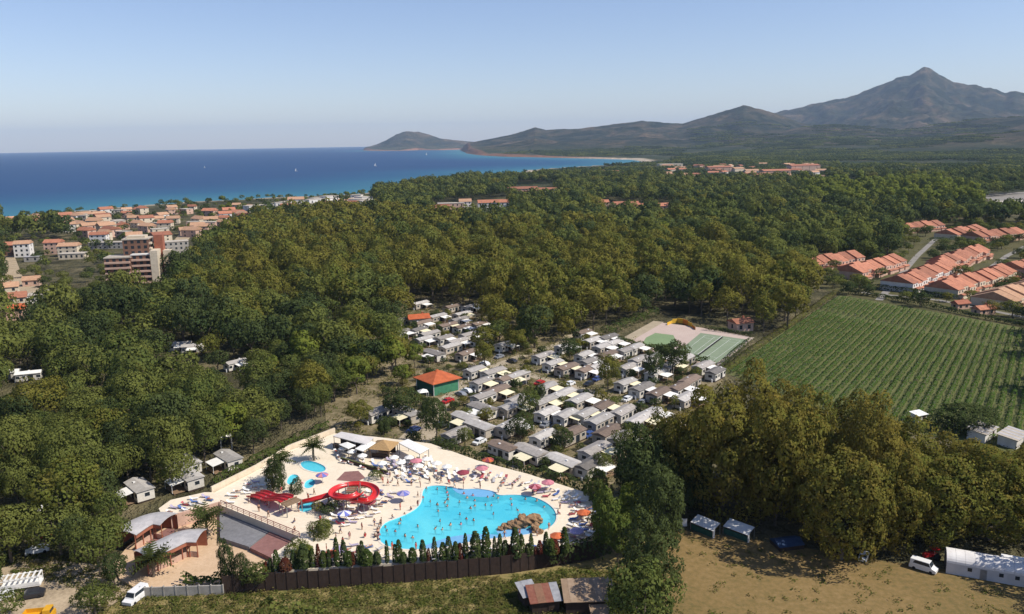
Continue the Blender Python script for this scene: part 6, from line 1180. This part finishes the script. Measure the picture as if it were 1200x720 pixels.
# town
g = random.Random(33); TP = []
def town(poly, n, dmin, z, seed):
    gr = random.Random(seed); res = []; xs = [p[0] for p in poly]; ys = [p[1] for p in poly]; t_ = 0
    while len(res) < n and t_ < 8000:
        t_ += 1; x, y = gr.uniform(min(xs), max(xs)), gr.uniform(min(ys), max(ys))
        if not inside(poly, x, y): continue
        p = G(x, y, z)
        if any((p.xy - q[2].xy).length < dmin for q in res) or inside(sea_poly, p.x, p.y): continue
        res.append((x, y, p))
    return sorted(res, key=lambda r: r[0])
for poly, n, dm, z, seed, ph, sz in [([(70, 252), (130, 246), (240, 240), (300, 238), (298, 252), (240, 268), (180, 276), (120, 276), (80, 266)], 66, 15.0, 6, 1, 'the seaside town', (10, 16)), ([(0, 258), (60, 254), (100, 251), (100, 256), (0, 264)], 14, 14, 4, 2, 'the seafront strip at the picture edge', (10, 16)), ([(296, 237), (345, 234), (430, 230), (436, 238), (380, 243), (300, 248)], 34, 15, 9, 3, 'the seafront behind the tree belt', (14, 24)), ([(640, 203), (760, 196), (800, 205), (700, 222), (650, 214)], 10, 30, 8, 4, 'the woods before the beach', (14, 24)), ([(780, 194), (830, 190), (960, 192), (965, 206), (900, 208), (780, 205)], 40, 26, 8, 5, 'the far village below the mountain', (16, 30)), ([(950, 195), (1050, 190), (1110, 205), (1000, 208)], 8, 60, 7, 6, 'the scattered farms below the mountain', (20, 45))]:
    for i, (x, y, p) in enumerate(town(poly, n, dm, z, seed)):
        wl = g.choice([M_white, M_cream, M_pinkw, M_cream]); rf = g.choice([M_terra, M_terra, M_terra2, M_terra2]); L = g.uniform(*sz); fl = seed in (3,) and g.random() < .6 or seed == 6 or seed in (1, 2) and g.random() < .22
        if seed in (3, 6): wl = M_white
        h = g.uniform(5, 8) if seed != 3 else g.uniform(6, 13)
        nm_ = {id(M_white): 'white', id(M_cream): 'cream', id(M_pinkw): 'pinkish'}[id(wl)]; rn = 'flat-roofed' if fl else ('terracotta-roofed' if rf is M_terra else 'tan-roofed')
        zz = float(terrain(np.array([p.x]), np.array([p.y]))[0][0]); house(Vector((p.x, p.y, zz - .2)), L, L * .7, h, 2.2 + L * .05, g.uniform(-1.0, 1.0), wl, M_flatroof if fl else rf, f'{nm_} {rn} house, {ORD[i]} from the left in {ph}', 'house', 'house', 'houses of ' + ph[4:], 2 if seed < 4 else 0, 2 if seed < 4 else 0, fl, 0, seed < 4)
for i, (bx, by, z, L, W, Hh, wl, rf, lab) in enumerate([(513, 243, 8, 26, 14, 8, M_cream, M_terra, 'low apartment building with yellow end wall behind the tree belt'), (528, 238, 12, 30, 14, 12, M_pinkw, M_flatroof, 'brown flat-roofed block beside the yellow-ended one'), (545, 236, 13, 14, 13, 13, M_white, M_terra2, 'white block between brown block and long terracotta roof'), (578, 236, 13, 36, 15, 12, M_white, M_terra, 'long white building with terracotta roof behind the tree belt'), (612, 221, 10, 46, 20, 10, M_pinkw, M_terra, 'terracotta resort building toward the beach'), (641, 223, 11, 40, 20, 12, M_white, M_terra, 'terracotta resort building with white end'), (625, 226, 8, 34, 16, 8, M_cream, M_terra, 'lower terracotta resort wing'), (706, 237, 7, 14, 12, 7, M_pinkw, M_terra, 'small terracotta house left of the long pink row'), (733, 238, 8, 30, 12, 7, M_pinkw, M_terra, 'first part of the long pink row in the woods'), (752, 240, 8, 24, 12, 7, M_white, M_terra, 'middle part of the long pink row in the woods'), (774, 240, 8, 32, 12, 7, M_pinkw, M_terra, 'last part of the long pink row in the woods'), (908, 200, 12, 60, 26, 12, M_pinkw, M_terra, 'large red-roofed building of the far village'), (941, 195, 14, 70, 30, 16, M_pinkw, M_terra, 'highest red-roofed building of the far village'), (842, 196, 12, 60, 26, 12, M_pinkw, M_terra, 'red-roofed building at the near end of the far village'), (785, 192, 10, 70, 30, 10, M_cream, M_flatroof, 'pale harbour building at the end of the beach'), (1186, 232, 10, 40, 20, 6, M_concrete, M_flatroof, 'grey warehouse roof at the picture edge beyond the poplars')]):
    house(G(bx, by, z).xy.to_3d() - Vector((0, 0, .2)), L, W, Hh, 3.2, .12, wl, rf, lab, 'large_building', 'building', None, max(3, int(L / 5)) if by > 210 else 4, max(2, int(Hh / 3.2)), rf is M_flatroof)
# beach huts end here; boats
for bx, by, s, lab in [(347, 201, 1.0, 'white sailing boat nearest the shore on the blue sea'), (440, 195, 1.2, 'white sailing boat off the wooded shore'), (500, 182, 1.6, 'tiny white boat below the headland'), (240, 197, .8, 'tiny white boat far out on the sea')]:
    o = thing('sailing_boat', lab, 'boat', G(bx, by, SEA + .1), .4); o.scale = (s * .8,) * 3
    MB().add([(-5, -1.3, 1.2), (-5, 1.3, 1.2), (2, 1.5, 1.2), (6, 0, 1.5), (2, -1.5, 1.2), (-4.5, -.7, -.3), (-4.5, .7, -.3), (2, .6, -.3), (5, 0, -.2), (2, -.6, -.3)], [(0, 4, 3, 2, 1), (0, 5, 9, 4), (4, 9, 8, 3), (3, 8, 7, 2), (2, 7, 6, 1), (1, 6, 5, 0)]).build('hull', M_whitepl, o)
    MB().tube([(0.5, 0, 1.2), (.5, 0, 14)], .12, 5).build('mast', M_steel, o); MB().add([(.3, 0, 2.2), (-4.8, .5, 2.4), (.3, 0, 13.6), (.35, .1, 2.2), (-4.75, .6, 2.4), (.35, .1, 13.6)], [(0, 1, 2), (5, 4, 3), (0, 3, 4, 1), (1, 4, 5, 2)]).build('sail', M_whitepl, o)

# ------------------------------------------------------------------ garden trees of the estate, small trees among the mobile homes
gt = random.Random(71); nn_ = 0; poly = [(p.x, p.y) for p in GP([(940, 326), (1005, 286), (1050, 262), (1215, 258), (1225, 385), (990, 345)])]
xs = [p[0] for p in poly]; ys = [p[1] for p in poly]; RD = [GP([(1030, 352), (1075, 300), (1110, 268)]), GP([(1140, 330), (1180, 300), (1210, 285)])]
def seg_d(p, a, b_): d = (b_ - a).xy; t_ = max(0, min(1, (p - a.xy).dot(d) / d.length_squared)); return (p - a.xy - d * t_).length
placed = []
for _ in range(4000):
    if nn_ >= 170: break
    p = Vector((gt.uniform(min(xs), max(xs)), gt.uniform(min(ys), max(ys))))
    if not inside(poly, p.x, p.y) or any(seg_d(p, a, b_) < 12 for a, b_ in TSEG) or any(seg_d(p, r_[i], r_[i + 1]) < 6 for r_ in RD for i in range(2)) or any((p - q).length < 5.0 for q in placed): continue
    placed.append(p); k = gt.choice((1, 1, 2, 2, 0)); R = gt.uniform(2.4, 5.0); nn_ += 1
    tree(NM[k], KD[k], (p.x, p.y, 0), R, R * gt.uniform(1.4, 1.9), f'{("small olive", "small green", "small dark")[k]} garden tree between the terracotta terraces', 'tree', f'{("olive", "green", "dark")[k]} garden trees of the terraces', gt.uniform(0, 6), 'mid', nn_)
HPOS = [o.location.xy.copy() for o in bpy.data.objects if o.name.startswith('mobile_home')] + [o.location.xy.copy() for o in bpy.data.objects if o.name.startswith('parked_car')]
# more homes filling the gaps of the camp grid
LS0 = [(GP(p_)[i], GP(p_)[i + 1]) for _, p_, _ in LANES for i in range(len(p_) - 1)]; gh = random.Random(5); nh = 0; cpoly = [(p.x, p.y) for p in GP([(480, 380), (560, 370), (600, 420), (690, 394), (830, 434), (790, 478), (735, 520), (690, 545), (600, 535), (530, 515), (540, 440), (500, 412)])]
hall_p = G(513, 457).xy
for iu in range(-40, 40):
    for iv in range(-60, 60):
        p = Vector((20, 270)) + Vector((math.cos(AX), math.sin(AX))) * (iu * 11.5 + gh.uniform(-1, 1)) + Vector((math.sin(AX), -math.cos(AX))) * (iv * 6.6 + gh.uniform(-.5, .5))
        if nh >= 45 or not inside(cpoly, p.x, p.y) or any((p - q).length < 7.2 for q in HPOS) or any(seg_d(p, a, b_) < 6 for a, b_ in LS0) or (p - hall_p).length < 15: continue
        aw = gh.choice(['white', 'white', 'cream', None]); nh += 1; HPOS.append(p.copy())
        g = gh; mobile_home(p.to_3d(), AX + gh.uniform(-.08, .08), 'mobile home ' + (f'with {aw} awning ' if aw else 'without awning ') + 'crowded in the middle of the camp', 'mobile homes in the middle of the camp', gh.randrange(6), aw, gh.uniform(.4, 2))
LSEG = [(GP(p_)[i], GP(p_)[i + 1]) for _, p_, _ in LANES for i in range(len(p_) - 1)]
poly = [(p.x, p.y) for p in GP([(405, 505), (420, 470), (478, 450), (470, 380), (560, 365), (620, 405), (690, 392), (835, 432), (800, 490), (735, 530), (700, 570), (600, 545), (500, 530)])]; xs = [p[0] for p in poly]; ys = [p[1] for p in poly]; nn_ = 0; placed = []
for _ in range(8000):
    if nn_ >= 150: break
    p = Vector((gt.uniform(min(xs), max(xs)), gt.uniform(min(ys), max(ys))))
    if not inside(poly, p.x, p.y) or any((p - q).length < 4.6 for q in HPOS) or any(seg_d(p, a, b_) < 3 for a, b_ in LSEG) or any((p - q).length < 4 for q in placed): continue
    placed.append(p); k = gt.choice((1, 2, 2, 2, 0)); R = gt.uniform(1.1, 2.4); nn_ += 1
    tree(NM[k], KD[k], (p.x, p.y, -.4), R, R * gt.uniform(1.5, 2.6), f'{("low olive", "low green", "low dark")[k]} tree squeezed between mobile homes', 'tree', f'{("olive", "green", "dark")[k]} small trees between mobile homes', gt.uniform(0, 6), 'mid', nn_)
# ------------------------------------------------------------------ look-alikes told apart by their place from left to right
by_label = {}
for o in sc.objects:
    if o.parent is None and 'category' in o and o.get('kind') is None: by_label.setdefault(o['label'], []).append(o)
for lab, L in by_label.items():
    if 1 < len(L) <= 85 and len(lab.split()) + 4 <= 16:
        for i, o in enumerate(sorted(L, key=lambda q: proj(tuple(q.location))[0])): o['label'] = f'{lab}, {ORD[i]} from the left'
